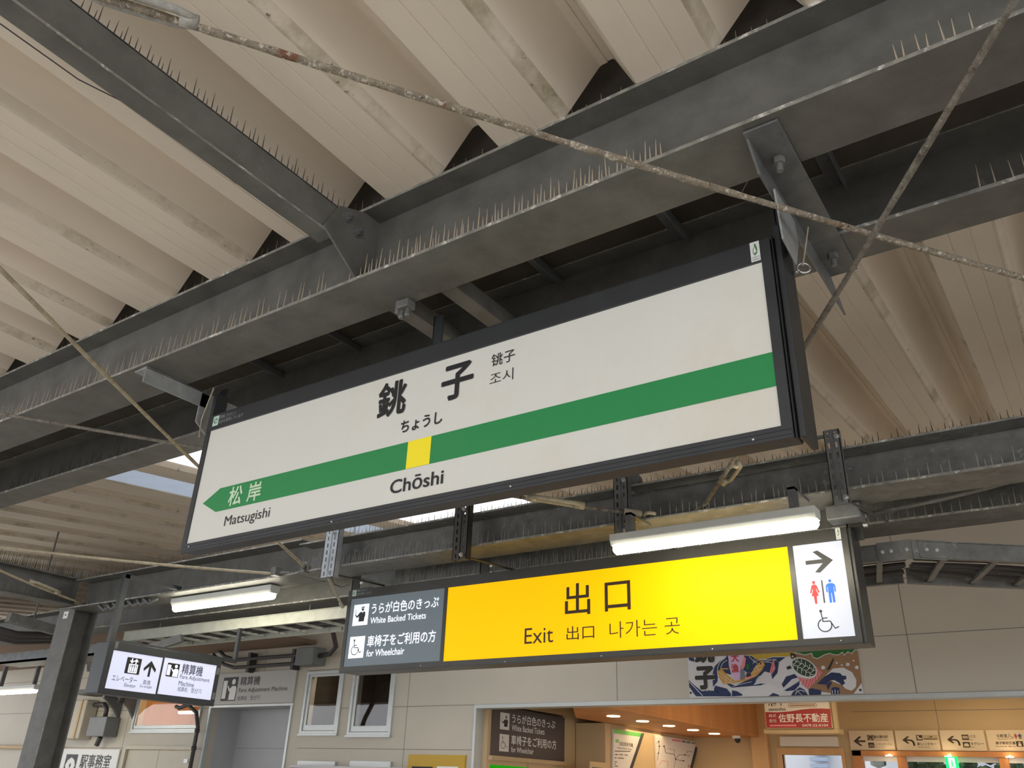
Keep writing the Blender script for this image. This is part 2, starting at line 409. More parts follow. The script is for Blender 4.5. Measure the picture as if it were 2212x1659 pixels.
# ------------------------------------------------------------------ steel beams
def hbeam_x(name, label, x0, x1, y0, y1, z0, z1, m, tf=.016, tw=.011, yw=None, tip=M_tip, label_cat='beam'):
    yc = (y0 + y1) / 2 if yw is None else yw
    b = MB()
    b.box(x0, x1, y0, y1, z1 - tf, z1, 0, 1); b.box(x0, x1, y0, y1, z0, z0 + tf, 0, 1); b.box(x0, x1, yc - tw / 2, yc + tw / 2, z0 + tf - .001, z1 - tf + .001)
    return tag(b.build(name, [m, tip], bevel=.0025), label, label_cat)
hbeam_x('steel_beam', 'nearest long dark grey canopy beam, with tan spikes on its lower flange', -17, 4, 2.2, 2.495, 3.7, 4.12, M_steel, .018, yw=2.32)
hbeam_x('steel_beam', 'long dark canopy beam just behind the station sign, second of the twin pair', -17, 4, 3.01, 3.235, 3.7, 4.04, M_steel, .018)
hbeam_x('steel_beam', 'dark painted beam above the left tube lamp, running to the grey column', -9.0, -5.46, 4.64, 4.97, 3.155, 3.46, M_steel, .015)
hbeam_x('steel_beam', 'mottled galvanised beam above the yellow exit sign', -5.455, 4, 4.62, 4.93, 3.155, 3.41, M_galv, .014)
hbeam_x('steel_beam', 'bluish galvanised beam behind the yellow exit sign', -5.05, 4, 5.38, 5.69, 3.165, 3.41, M_galv, .014)
hbeam_x('steel_beam', 'dark painted rear beam behind the left tube lamp', -20.0, -5.06, 5.38, 5.69, 3.12, 3.40, M_steel, .014)
# beam E along Y to the column
b = MB(); b.box(-9.25, -9.03, -1.0, 4.72, 3.20, 3.215, 0); b.box(-9.25, -9.03, -1.0, 4.72, 3.475, 3.49, 0); b.box(-9.147, -9.137, -1.0, 4.72, 3.21, 3.48)
tag(b.build('steel_beam', M_steel, bevel=.003), 'dark beam with dense spikes at the left edge, meeting the column at a right angle', 'beam')
# short link beam between the front and rear galvanised beams
b = MB(); b.prism([(-5.03, 4.98, 3.16), (-5.03, 5.37, 3.16), (-5.03, 5.37, 3.40), (-5.03, 4.98, 3.40)], (.012, 0, 0))
tag(b.build('web_plate', M_galv_light), 'pale galvanised end plate joining two beams behind the exit sign', 'plate')
# rafter with gusset
ra = thing('steel_rafter', 'dark grey rafter crossing the upper left ceiling, bolted to a gusset on the nearest beam', 'beam', (-2.56, 2.0, 3.87))
zb = lambda y: 3.89 - .02 * (y - 1.04)
b = MB()
def slab(x0, x1, za, zb_, mi=0):
    ys = (-1.2, 2.06)
    vs = [(x, y, zb(y) + dz) for y in ys for (x, dz) in ((x0, za), (x1, za), (x1, zb_), (x0, zb_))]
    b.add(vs, [(0, 1, 2, 3), (7, 6, 5, 4), (0, 4, 5, 1), (1, 5, 6, 2), (2, 6, 7, 3), (3, 7, 4, 0)], mi)
slab(-2.615, -2.51, 0, .012); slab(-2.522, -2.51, .010, .165); slab(-2.615, -2.51, .155, .168)
b.build('rafter_channel', M_steel, ra, bevel=.003)
# worn white edge along the lower corner of the rafter
b = MB(); b.bar((-2.511, -1.2, zb(-1.2) + .001), (-2.511, 2.05, zb(2.05) + .001), .007, .006); b.build('worn_edge', M_tip, ra, label='chipped pale lower edge')
b = MB(); b.prism([(-2.508, 2.05, 4.035), (-2.508, 1.975, 3.875), (-2.508, 2.205, 3.72), (-2.508, 2.315, 3.72), (-2.508, 2.315, 4.10), (-2.508, 2.21, 4.10)], (.012, 0, 0))
b.build('gusset_plate', M_steel, ra, bevel=.002)
for (y, z) in ((2.10, 4.0), (2.17, 3.955)):
    b = MB(); b.tube([(-2.496, y, z), (-2.488, y, z)], .028, 16); b.tube([(-2.488, y, z), (-2.468, y, z)], .021, 6); b.tube([(-2.468, y, z), (-2.45, y, z)], .011, 10)
    b.build('bolt', M_bracket, ra)
# thin black cable beside the rafter
b = MB(); pts = [at(x, y, Z=4.135) for x, y in ((0, 51), (80, 108), (170, 172), (260, 217), (340, 262), (395, 312), (440, 340), (520, 405), (600, 465), (650, 492))]
b.tube([Vector((p.x, p.y, 4.135)) for p in pts], .0028, 6); tag(b.build('cable', M_conduit), 'thin black cable sagging along the left side of the rafter under the cream ceiling', 'cable')

# column
col = thing('steel_column', 'dark grey steel column at the left edge carrying a small number plate', 'column', (-9.19, 4.86, 0))
b = MB(); b.box(-9.345, -9.035, 4.73, 4.745, 0, 3.2); b.box(-9.345, -9.035, 4.985, 5.0, 0, 3.2); b.box(-9.196, -9.184, 4.74, 4.99, 0, 3.2); b.box(-9.36, -9.02, 4.72, 5.01, 3.185, 3.2)
b.build('column_shaft', M_steel, col, bevel=.003)
b = MB(); b.bar((-9.036, 4.731, 0), (-9.036, 4.731, 3.18), .006, .006, up=(1, 0, 0)); b.build('worn_edge', M_tip, col, label='chipped pale corner of the column')
plc = Plane('Y', 4.73)
q = [plc.px(*p) for p in ((136.5, 1337), (146.3, 1334.5), (146, 1321), (137, 1323))]
b = MB(); b.box(q[0].x, q[1].x, 4.722, 4.7295, q[0].z, q[2].z); pn = b.build('number_plate', M_white, col, label='white plate with the digit 1')
text('1', Plane('Y', 4.722), (q[0].x + .03, q[1].x - .03, q[0].z + .03, q[2].z - .03), M_black, pn, bold=.03)
# stub post above the column
b = MB(); b.box(-9.24, -9.06, 4.70, 4.715, 3.2, 3.50); b.box(-9.2, -9.09, 4.72, 4.74, 3.45, 3.58)
tag(b.build('stub_post', M_steel), 'short dark post on top of the left column where two beams meet', 'post')

# tie pieces under the gutter
for i, (px, py, lab) in enumerate([((1720, 310), (1815, 385), 'short dark tie bracket under the gutter beside the right sign hanger'), ((1415, 437), (1478, 503), 'dark tie bracket under the gutter above the right half of the station sign'), ((1130, 540), (1205, 597), 'dark tie bracket under the gutter above the middle of the station sign'), ((700, 705), (775, 742), 'dim tie bracket under the gutter left of the sign clamp'), ((430, 800), (610, 797), 'dim tie bracket under the gutter above the left end of the station sign')]):
    x = at(*py, Y=3.09).x
    b = MB(); b.box(x - .05, x + .02, 2.40, 3.10, 4.018, 4.027); b.box(x + .012, x + .02, 2.40, 3.10, 3.975, 4.02)
    tag(b.build('tie_bracket', M_bracket), lab, 'bracket')

# ------------------------------------------------------------------ bird spikes
spk = MB(); spk.tube([(0, 0, 0), (0, 0, .45), (0, 0, 1)], [1, .72, .22], 5)
me_spike = {}
def spike_mesh(m):
    if m.name not in me_spike:
        o = spk.build('spike', m); me_spike[m.name] = o.data; bpy.data.objects.remove(o)
    return me_spike[m.name]
def spikes(label, p0, p1, gap, h, m=M_spike, r=.0034, group=None, jit=.5, pat=(1, .62, .85, .55), tilt=.05, base=True, seed=1, lean=(0, 0)):
    rnd = random.Random(seed)
    p0 = Vector(p0); p1 = Vector(p1); l = (p1 - p0).length
    t = thing('bird_spike_strip', label, 'bird spikes', (p0 + p1) / 2, group)
    if base:
        b = MB(); b.bar(p0 + Vector((0, 0, .002)), p1 + Vector((0, 0, .002)), .012, .004); b.build('base_strip', m, t)
    x = rnd.random() * gap; k = 0; me = spike_mesh(m)
    while x < l:
        o = bpy.data.objects.new('spike', me); C.objects.link(o); o.parent = t
        o.location = p0 + (p1 - p0) * (x / l) - t.location
        hh = h * pat[k % len(pat)] * rnd.uniform(.85, 1.1)
        o.scale = (r, r, hh); o.rotation_euler = (rnd.uniform(-tilt, tilt) + lean[0], rnd.uniform(-tilt, tilt) + lean[1], 0)
        x += gap * rnd.uniform(1 - jit, 1 + jit); k += 1
    return t
def sp_x(label, xa, xb, y, z, gap, h, **k): return spikes(label, (xa, y, z), (xb, y, z), gap, h, **k)
zf = 3.718
sp_x('tan spike strip on the nearest beam, long run left of the gusset plate', -5.95, -2.66, 2.222, zf, .047, .13, seed=2, pat=(1, .5, .9))
sp_x('tan spike strip on the nearest beam, dense run right of the gusset plate', -2.56, -0.93, 2.222, zf, .0225, .12, seed=3, r=.0036)
sp_x('short tan spike strip on the nearest beam at the far upper right', -0.13, 0.12, 2.222, zf, .036, .10, seed=4, r=.0036, pat=(1, .9))
sp_x('pale spikes on the beam behind the station sign, upper right corner', -0.02, 0.2, 3.022, zf, .042, .11, seed=5, pat=(1, .9, .8))
sp_x('faint spikes on the beam behind the station sign, far left', -7.4, -5.6, 3.022, zf, .085, .10, seed=6, m=M_spike_dark)
sp_x('faint short spikes on the beam behind the station sign, seen just over its top frame', -4.2, -1.2, 3.022, zf, .17, .10, seed=7)
t = spikes('dark spikes standing on the rafter against the cream ceiling', (-2.53, .55, zb(.55) + .168), (-2.53, 2.2, zb(2.2) + .168), .0265, .10, m=M_spike_dark, seed=8, r=.003, tilt=.03, base=False)
for i, xx in enumerate((-0.63, -1.2, -1.88, -2.45, -3.22, -3.88, -4.58, -5.25)):
    sp_x('pale spikes in the dark rib opening over the nearest beam, opening %s from the right' % ('first', 'second', 'third', 'fourth', 'fifth', 'sixth', 'seventh', 'eighth')[i], xx - .16, xx + .16, 2.26, 4.12, .04, .11, seed=20 + i, base=False)
sp_x('dark spikes on top of the exit sign beam at the right', -0.98, 0.25, 4.70, 3.41, .019, .085, m=M_spike_dark, seed=30, pat=(1, .5, .3, .8, .45), r=.004)
sp_x('dark spikes on top of the exit sign beam, below the station sign right end', -2.6, -1.03, 4.70, 3.41, .021, .07, m=M_spike_dark, seed=31, r=.004)
sp_x('pale spikes on top of the exit sign beam, run left of the middle hanger', -4.95, -3.75, 4.70, 3.41, .028, .11, m=M_spike_grey, seed=32, r=.004)
sp_x('spikes on top of the exit sign beam, run right of the middle hanger', -3.6, -2.62, 4.70, 3.41, .024, .085, m=M_spike_dark, seed=33, r=.004)
sp_x('thin grey spikes on the lower flange of the exit sign beam, far right', -1.0, 0.3, 4.635, 3.17, .052, .085, seed=34, m=M_spike_grey, r=.0028)
sp_x('thin grey spikes on the lower flange of the exit sign beam, middle part', -3.58, -1.05, 4.635, 3.17, .045, .10, seed=35, m=M_spike_grey, r=.0028)
sp_x('thin grey spikes on the lower flange of the exit sign beam, left part', -5.4, -3.75, 4.635, 3.17, .032, .12, seed=36, m=M_spike_grey, r=.0028)
sp_x('faint spikes on the lower flange of the dark beam above the left tube lamp', -8.8, -5.5, 4.655, 3.17, .06, .09, seed=37, m=M_bracket)
sp_x('dark spikes on top of the dark beam above the left tube lamp', -8.9, -6.2, 4.70, 3.46, .05, .12, seed=38, m=M_spike_dark, r=.004)
sp_x('grey spikes on the lower flange of the rear beam, right of the exit sign', -1.15, 0.3, 5.40, 3.18, .043, .10, seed=39, m=M_spike_grey, r=.0028)
sp_x('grey spikes on the lower flange of the rear beam, above the exit sign', -5.0, -2.5, 5.40, 3.18, .030, .11, seed=40, m=M_spike_grey, r=.0028)
spikes('dense dark spikes on top of the beam at the left edge', (-9.08, 3.4, 3.49), (-9.08, 4.66, 3.49), .017, .13, m=M_spike_dark, seed=41, r=.004, pat=(1, .7))
spikes('faint spikes on the lower flange of the beam at the left edge', (-9.04, 3.5, 3.215), (-9.04, 4.66, 3.215), .05, .10, m=M_spike_dark, seed=42)

# ------------------------------------------------------------------ sign hanger angles at the ends of the station sign
# right: angle bar under both beams with bolts
t = thing('hanger_bracket', 'dark angle bracket bolted under both beams at the right end of the station sign', 'bracket', (-.60, 2.85, 3.6))
b = MB(); xr = -.64
b.box(xr, xr + .125, 2.23, 3.29, 3.688, 3.698)
b.prism([(xr, 2.25, 3.698), (xr, 2.36, 3.60), (xr, 3.50, 3.60), (xr, 3.30, 3.698)], (.010, 0, 0)); b.build('angle_bar', M_bracket, t, bevel=.003)
for y in (2.42, 3.12):
    b = MB(); b.tube([(xr + .065, y, 3.69), (xr + .065, y, 3.662)], .022, 6); b.tube([(xr + .065, y, 3.662), (xr + .065, y, 3.63)], .012, 12); b.build('bolt', M_galv, t)
b = MB(); b.prism([(-.622, 2.47, 3.605), (-.622, 2.50, 3.40), (-.622, 2.645, 3.373), (-.622, 2.715, 3.51), (-.622, 2.70, 3.605)], (.008, 0, 0)); b.build('side_plate', M_palezinc, t, bevel=.002)
t = thing('hanger_bracket', 'pale zinc angle bracket bolted under both beams at the left end of the station sign', 'bracket', (-4.10, 2.75, 3.6))
b = MB(); xl = -4.16
b.box(xl - .12, xl, 2.22, 3.28, 3.688, 3.698); b.box(xl - .01, xl, 2.22, 2.66, 3.60, 3.698); b.build('angle_bar', M_palezinc, t, bevel=.003)
b = MB(); b.prism([(xl - .01, 2.60, 3.69), (xl - .01, 2.60, 3.50), (xl - .01, 2.80, 3.36), (xl - .01, 2.86, 3.69)], (.01, 0, 0)); b.build('side_plate', M_palezinc, t, bevel=.002)
# middle pair of angles lying on the lower flanges
for x, lab in ((-2.52, 'olive lit angle bar crossing between the beams, left of the sign clamp'), (-2.19, 'olive lit angle bar crossing between the beams, right of the sign clamp')):
    b = MB(); b.box(x - .045, x + .045, 2.40, 3.12, 3.720, 3.728); b.box(x + .037, x + .045, 2.40, 3.12, 3.728, 3.81)
    tag(b.build('cross_angle', M_steel, bevel=.002), lab, 'bracket')
t = thing('beam_clamp', 'cast grey beam clamp hanging from the nearest beam above the station sign', 'clamp', at(880, 640, Y=2.47))
p = at(880, 636, Y=2.47)
b = MB(); b.box(p.x - .035, p.x + .035, p.y - .03, p.y + .03, 3.655, 3.70); b.box(p.x - .045, p.x - .025, p.y - .03, p.y + .01, 3.63, 3.74); b.build('clamp_body', M_galv, t, bevel=.006)
for dx in (-.025, .015):
    b = MB(); b.tube([(p.x + dx, p.y, 3.655), (p.x + dx, p.y, 3.62), (p.x + dx, p.y, 3.61)], [.010, .016, .012], 10); b.build('clamp_screw', M_galv, t)

# ------------------------------------------------------------------ the station sign
YS = 2.6
sg = thing('station_sign', 'large white hanging station name sign with a green line and black frame', 'sign', (-2.35, 2.72, 2.67))
x0, x1, z0, z1 = -4.025, -.690, 2.682, 3.492          # outer frame
px0, px1, pz0, pz1 = -3.985, -.729, 2.7305, 3.3975    # white face
b = MB()
b.box(x0 + .012, x1 + .004, YS + .012, YS + .088, z0 + .004, z1 + .02); b.box(x1 + .012, x1 + .036, YS + .012, YS + .155, z0 + .002, z1 + .06); b.box(x1 + .003, x1 + .013, YS + .03, YS + .088, z0 + .01, z1 + .01)
b.build('cabinet', M_frame, sg, bevel=.004)
b = MB()
for r in rects(x0, x1, z0, z1, [(px0, px1, pz0, pz1)]): b.box(r[0], r[1], YS - .006, YS + .014, r[2], r[3])
b.build('front_frame', M_frame, sg, bevel=.002)
b = MB(); b.box(x0 + .01, x1 - .004, YS - .0085, YS, z0 + .012, z0 + .026); b.box(x0 + .01, x1 - .004, YS - .0085, YS, z0 + .030, z0 + .034); b.build('bottom_rail', M_frame, sg)
b = MB(); b.box(x1 + .006, x1 + .0095, YS - .004, YS + .03, z0, z1 + .01); b.build('door_gap_seal', M_black, sg)
for px in (408, 1000, 1103, 1627):
    py = {408: 1180.5, 1000: 1075, 1103: 1050.5, 1627: 949.5}[px]
    if px == 1000: px, py = 716.5, 1127
    p = at(px, py, Y=YS - .009)
    b = MB(); b.ball((p.x, p.y, p.z), .0055, 10); b.build('screw', M_screw, sg, label='bright screw head', smooth=True)
fp = Plane('Y', YS)
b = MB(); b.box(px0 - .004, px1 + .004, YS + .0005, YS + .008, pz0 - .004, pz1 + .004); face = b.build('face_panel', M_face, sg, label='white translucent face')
# green line with arrow head
gu = fp.uv(469, 1080)
gt = (fp.uv(1669, 761)[1] + fp.uv(477.1, 1054.1)[1]) / 2; gb = (fp.uv(1678.2, 834.1)[1] + fp.uv(465.2, 1106)[1]) / 2
ua = fp.uv(438.3, 1088)[0]; ub = (fp.uv(477.1, 1054.1)[0] + fp.uv(465.2, 1106)[0]) / 2
b = MB(); b.poly([fp.pt(ua, (gt + gb) / 2, .001), fp.pt(ub, gb, .001), fp.pt(px1, gb, .001), fp.pt(px1, gt, .001), fp.pt(ub, gt, .001)]); b.build('green_line', M_green, sg, label='green arrow band')
ya = fp.uv(880, 980)[0]; yb = fp.uv(930.5, 970)[0]
b = MB(); b.poly([fp.pt(ya, gb, .002), fp.pt(yb, gb, .002), fp.pt(yb, gt, .002), fp.pt(ya, gt, .002)]); b.build('yellow_square', M_yellowsq, sg, label='yellow square on the band')
T = lambda s_, L_, B_, R_, T_, m_=M_black, bold=0., pl=fp, par=sg, lift=.0025: text(s_, pl, pl.rect4(L_, B_, R_, T_), m_, par, bold, lift)
T('銚', (813, 906), (817, 907), (882, 823), (869, 818), bold=.026)
T('子', (954, 834), (971, 866), (1024, 806), (1020, 776), bold=.028)
T('铫子', (1062, 786), (1070, 791), (1113, 764), (1110, 753), bold=.004)
T('조시', (1058, 832), (1059, 833), (1109, 813), (1106, 795), bold=-.006)
T('ちょうし', (867, 918), (870, 936), (956, 903), (941, 891), bold=.022)
T('Chōshi', (844, 1050), (850, 1067), (958, 1037), (957, 1013), bold=.014)
M_lightgreen = mat('pale_green_print', (.62, .78, .55), .5)
T('松', (493.4, 1083), (497.7, 1093.7), (524.8, 1063.3), (522, 1047.6), M_lightgreen, .018)
T('岸', (532.4, 1083.4), (550.3, 1081.8), (566.6, 1049.2), (566, 1038), M_lightgreen, .018)
T('Matsugishi', (483.6, 1137.6), (540.6, 1131.7), (581.8, 1116), (582.3, 1095.3), bold=.0)
# eco stickers
M_mint = mat('mint_sticker', (.55, .72, .62), .5); M_stkgreen = mat('sticker_green', (.05, .22, .05), .5); M_stkdark = mat('dark_sticker', (.045, .05, .05), .5); M_stktext = mat('sticker_text', (.32, .34, .34), .5)
M_teal = mat('teal_print', (.02, .16, .17), .5)
def eco_left(pl, par, bl, tr, tl1, br1, tl2, br2, bg_rect=None):
    u0, v0 = pl.uv(*bl); u1, v1 = pl.uv(*tr)
    b = MB()
    if bg_rect:
        a = pl.uv(*bg_rect[0]); c = pl.uv(*bg_rect[1]); b.poly([pl.pt(a[0], c[1], .0005), pl.pt(c[0], c[1], .0005), pl.pt(c[0], a[1], .0005), pl.pt(a[0], a[1], .0005)])
    b.poly([pl.pt(u0, v0, .001), pl.pt(u1, v0, .001), pl.pt(u1, v1, .001), pl.pt(u0, v1, .001)], 1)
    st = b.build('eco_sticker', [M_stkdark, M_mint], par, label='small eco sticker with a green leaf letter', tri=True)
    p = Pic(pl, (u0, u1, v0, v1), .0015); p.arc(.48, .5, .30, .25, 5.6, .11, 1.5); p.line([(.25, .35), (.75, .62)], .09, 1.5); p.build('leaf_mark', M_stkgreen, st)
    text('環境にやさしい', pl, (pl.uv(*tl1)[0], pl.uv(*br1)[0], pl.uv(*br1)[1], pl.uv(*tl1)[1]), M_stktext, st, 0, .0015)
    text('LEDを使用しています', pl, (pl.uv(*tl2)[0], pl.uv(*br2)[0], pl.uv(*br2)[1], pl.uv(*tl2)[1]), M_stktext, st, 0, .0015)
    return st
fpf = Plane('Y', YS - .006)
u0, v0 = fpf.uv(458.2, 922); u1, v1 = fpf.uv(474.9, 897); dv = (v1 - v0)
b = MB(); b.poly([fpf.pt(u0, v0, .001), fpf.pt(u1, v0, .001), fpf.pt(u1, v1, .001), fpf.pt(u0, v1, .001)])
st = b.build('eco_sticker', M_mint, sg, label='mint eco sticker with a green leaf letter')
p = Pic(fpf, (u0, u1, v0, v1), .0015); p.arc(.5, .5, .30, .3, 5.6, .10, 1.4); p.line([(.25, .4), (.75, .65)], .08, 1.4); p.build('leaf_mark', M_stkgreen, st)
du = u1 - u0
text('環境にやさしい', fpf, (u1 + du * .15, u1 + du * 2.9, v0 + dv * .56, v0 + dv * .95), M_stktext, st, 0)
text('LEDを使用しています', fpf, (u1 + du * .15, u1 + du * 4.3, v0 + dv * .08, v0 + dv * .46), M_stktext, st, 0)
def eco_right(pl, par, c4):
    us = [pl.uv(*q) for q in c4]; u0 = min(us[0][0], us[1][0]); u1 = us[2][0]; v0 = us[1][1]; v1 = us[0][1]
    b = MB(); b.poly([pl.pt(u0, v0, .001), pl.pt(u1, v0, .001), pl.pt(u1, v1, .001), pl.pt(u0, v1, .001)]); st = b.build('eco_sticker', M_white, par, label='white eco sticker with a green drop')
    p = Pic(pl, (u0, u1, v0, v1), .0016); p.poly([(.5, .92), (.62, .86), (.75, .62), (.72, .42), (.60, .33), (.62, .55), (.52, .70), (.44, .80)]); p.line([(.42, .72), (.30, .58), (.28, .44), (.38, .34), (.55, .32)], .06, 1.9); p.build('drop_mark', M_stkgreen, st)
    p = Pic(pl, (u0, u1, v0, v1), .0022); p.disc(.5, .40, .10, .045); p.build('drop_centre', M_teal, st)
    text('エコマーク', pl, (u0 + .12 * (u1 - u0), u1 - .12 * (u1 - u0), v0 + .17 * (v1 - v0), v0 + .25 * (v1 - v0)), M_black, st, .01, .0016)
    text('LED省電力型', pl, (u0 + .10 * (u1 - u0), u1 - .10 * (u1 - u0), v0 + .06 * (v1 - v0), v0 + .13 * (v1 - v0)), M_black, st, .0, .0016)
eco_right(fpf, sg, ((1619, 526), (1624, 567.5), (1644, 562), (1638.5, 521)))
# hanging straps of the sign
for (xa, xb, lab) in ((-.685, -.635, 'right'), (-4.10, -4.035, 'left'), (-2.41, -2.35, 'mid')):
    b = MB(); b.box(xa, xb, YS + .08, YS + .09, 3.45, 3.72)
    if lab != 'left': b.box(xa, xa + .008, YS + .08, YS + .14, 3.45, 3.72)
    b.build('hanging_strap', M_frame, sg, bevel=.001)
    b = MB(); zc = 3.545; xc = xa - .03 if lab == 'right' else xb + .03
    b.tube([(xc - .018, YS + .10, zc), (xc + .02, YS + .10, zc)], .014, 6); b.tube([(xc - .045, YS + .10, zc), (xc - .018, YS + .10, zc)], .008, 10); b.build('hanger_bolt', M_galv, sg)
b = MB(); b.box(-4.06, -4.03, YS + .02, YS + .10, 3.40, 3.66); b.build('side_hanger', M_frame, sg)
# eye bolt and safety wire at the right end
ep = at(1729, 581, Y=2.70)
b = MB(); b.ring(ep + Vector((.012, 0, 0)), (.45, -.85, .1), .023, .0042, 24, 8); b.tube([ep + Vector((-.03, .01, -.004)), ep + Vector((-.008, .004, -.002))], .006, 8)
tag(b.build('eye_bolt', M_screw, smooth=True), 'shiny steel eye bolt at the upper right corner of the station sign', 'eye bolt')
b = MB(); b.tube([ep + Vector((.01, 0, .012)), at(1740, 535, Y=2.66), at(1746, 490, Y=2.62)], .0028, 6)
tag(b.build('safety_wire', M_zincrod), 'thin tan safety wire running from the eye bolt up to the right hanger bracket', 'wire')
b = MB(); b.tube([at(1603, 414, Y=2.62), at(1625, 372, Y=2.56)], .0015, 6); tag(b.build('thin_wire', M_zincrod), 'very thin wire between the nearest beam and the long rusty rod near the right bracket', 'wire')
b = MB(); p = at(430, 925, Y=2.70); q = at(462, 840, Y=2.66); b.tube([at(430, 945, Y=2.62), at(436, 905, Y=2.62), at(462, 838, Y=2.60)], .0045, 8)
tag(b.build('safety_cable', M_zincrod), 'tan safety cable curving down the left end of the station sign', 'wire')

# ------------------------------------------------------------------ the exit sign
YE = 5.0
ex = thing('exit_sign', 'long illuminated yellow exit sign hanging under the galvanised beam', 'sign', (-3.13, 5.1, 2.36))
ep_ = Plane('Y', YE); epf = Plane('Y', YE - .006)
X0, X1, Z0, Z1 = -5.178, -1.095, 2.392, 3.058
pan = [(-5.142, -4.130, 2.439, 2.984), (-4.097, -1.452, 2.434, 2.984), (-1.421, -1.131, 2.435, 2.983)]
b = MB(); b.box(X0 + .01, X1 + .02, YE + .012, YE + .20, Z0 + .004, Z1); b.build('cabinet', M_frame2, ex, bevel=.004)
b = MB()
for r in rects(X0, X1, Z0, Z1, pan): b.box(r[0], r[1], YE - .006, YE + .014, r[2], r[3])
b.build('front_frame', M_frame2, ex, bevel=.002)
b = MB(); b.box(X0 + .01, X1 - .003, YE - .010, YE - .005, Z0 + .006, Z0 + .012); b.build('bottom_rail', M_frame2, ex)
for (px, py) in ((909, 1438), (1091, 1429), (1299, 1417), (1539, 1402), (1817, 1384)):
    p = at(px, py, Y=YE - .008); b = MB(); b.ball(p, .0055, 8); b.build('screw', M_screw, ex, label='bright screw head', smooth=True)
for (nm, r, m_, lb) in (('grey_panel', pan[0], M_facegrey, 'slate grey panel with ticket and wheelchair notes'), ('yellow_panel', pan[1], M_yellow, 'glowing yellow exit panel'), ('white_panel', pan[2], M_facew, 'glowing white panel with arrow and toilet symbols')):
    b = MB(); b.box(r[0] - .003, r[1] + .003, YE + .0005, YE + .008, r[2] - .003, r[3] + .003); b.build(nm, m_, ex, label=lb)
E_ = lambda s_, L_, B_, R_, T_, m_, bold=0.: text(s_, ep_, ep_.rect4(L_, B_, R_, T_), m_, ex, bold, .002)
E_('出', (1220.6, 1328), (1222, 1331), (1275.4, 1325), (1248.7, 1259.6), M_brownprint, .008)
E_('口', (1307, 1320), (1309, 1321.5), (1363, 1315), (1361, 1253), M_brownprint, .008)
E_('Exit', (1133, 1390), (1133.6, 1391.7), (1195, 1387), (1180, 1354), M_brownprint, .0)
E_('出口', (1224, 1381.7), (1225, 1383.4), (1284, 1378), (1282, 1349), M_brownprint, .0)
E_('나가는 곳', (1317, 1360), (1452, 1370), (1469, 1352), (1450, 1333), M_brownprint, -.008)
M_lit = mat('lit_white_print', (.75, .75, .78), .5, emit=(.85, .9, 1.0), es=.75)
E_('うらが白色のきっぷ', (802, 1326.5), (804.4, 1327.1), (948.9, 1290.5), (945.5, 1287.4), M_lit, .014)
E_('White Backed Tickets', (799.7, 1346.8), (804.4, 1347.5), (920, 1336), (898.7, 1324.4), M_lit, .012)
E_('車椅子をご利用の方', (793, 1394.3), (799.7, 1397.7), (942, 1367.8), (933.3, 1361), M_lit, .014)
E_('for Wheelchair', (791, 1418.7), (792, 1419), (873.3, 1411), (840.4, 1400.4), M_lit, .012)
def quad(pl, c, m_, par, name, lift=.001, label=None):
    us = [pl.uv(*q) for q in c]; u0 = (us[0][0] + us[1][0]) / 2; u1 = (us[2][0] + us[3][0]) / 2; v1 = (us[0][1] + us[2][1]) / 2; v0 = (us[1][1] + us[3][1]) / 2
    b = MB(); b.poly([pl.pt(u0, v0, lift), pl.pt(u1, v0, lift), pl.pt(u1, v1, lift), pl.pt(u0, v1, lift)])
    return b.build(name, m_, par, label=label), (u0, u1, v0, v1)
def inset(r, a, b_, c, d): return (r[0] + (r[1] - r[0]) * a, r[0] + (r[1] - r[0]) * b_, r[2] + (r[3] - r[2]) * c, r[2] + (r[3] - r[2]) * d)
sq, r = quad(ep_, ((766.5, 1306.8), (760.4, 1352.6), (798.3, 1304), (793.6, 1349.5)), M_facew2, ex, 'symbol_tile', .0012, 'white tile with a uniformed officer holding a ticket')
p = Pic(ep_, inset(r, .10, .80, .18, .92), .002); officer(p); p.build('pictogram', M_black, sq)
sq, r = quad(ep_, ((757, 1376.2), (751.8, 1422.8), (789.5, 1373.5), (784.4, 1420.7)), M_facew2, ex, 'symbol_tile', .0012, 'white tile with a wheelchair symbol')
p = Pic(ep_, inset(r, .16, .84, .12, .88), .002); wheelchair(p); p.build('pictogram', M_black, sq)
p = Pic(ep_, ep_.rect4((1740, 1211.5), (1766.5, 1237.7), (1799.4, 1209.5), (1761.7, 1189.8)), .002); arrow_right(p); p.build('arrow', M_dkprint, ex, 'dark arrow pointing right')
M_red = mat('red_print', (.75, .03, .03), .5, emit=(.9, .02, .02), es=.3); M_blue = mat('blue_print', (.01, .14, .72), .5, emit=(.0, .12, .9), es=.3)
p = Pic(ep_, ep_.rect4((1750.2, 1280.7), (1763.8, 1304.5), (1770.5, 1278.7), (1757.7, 1255)), .002); woman(p); p.build('pictogram', M_red, ex, 'red woman symbol')
p = Pic(ep_, ep_.rect4((1783.7, 1266.5), (1798.3, 1301.5), (1806.2, 1278), (1792.2, 1251.3)), .002); man(p); p.build('pictogram', M_blue, ex, 'blue man symbol')
u_, v1_ = ep_.uv(1775, 1253.6); _, v0_ = ep_.uv(1781, 1302.4)
p = Pic(ep_, (u_ - .004, u_ + .004, v0_, v1_), .002); p.rect(0, 0, 1, 1); p.build('divider', M_dkprint, ex)
p = Pic(ep_, ep_.rect4((1767.1, 1350.2), (1784.1, 1366.7), (1812.6, 1355.9), (1776.4, 1316.5)), .002); wheelchair(p); p.build('pictogram', M_dkprint, ex, 'wheelchair symbol')
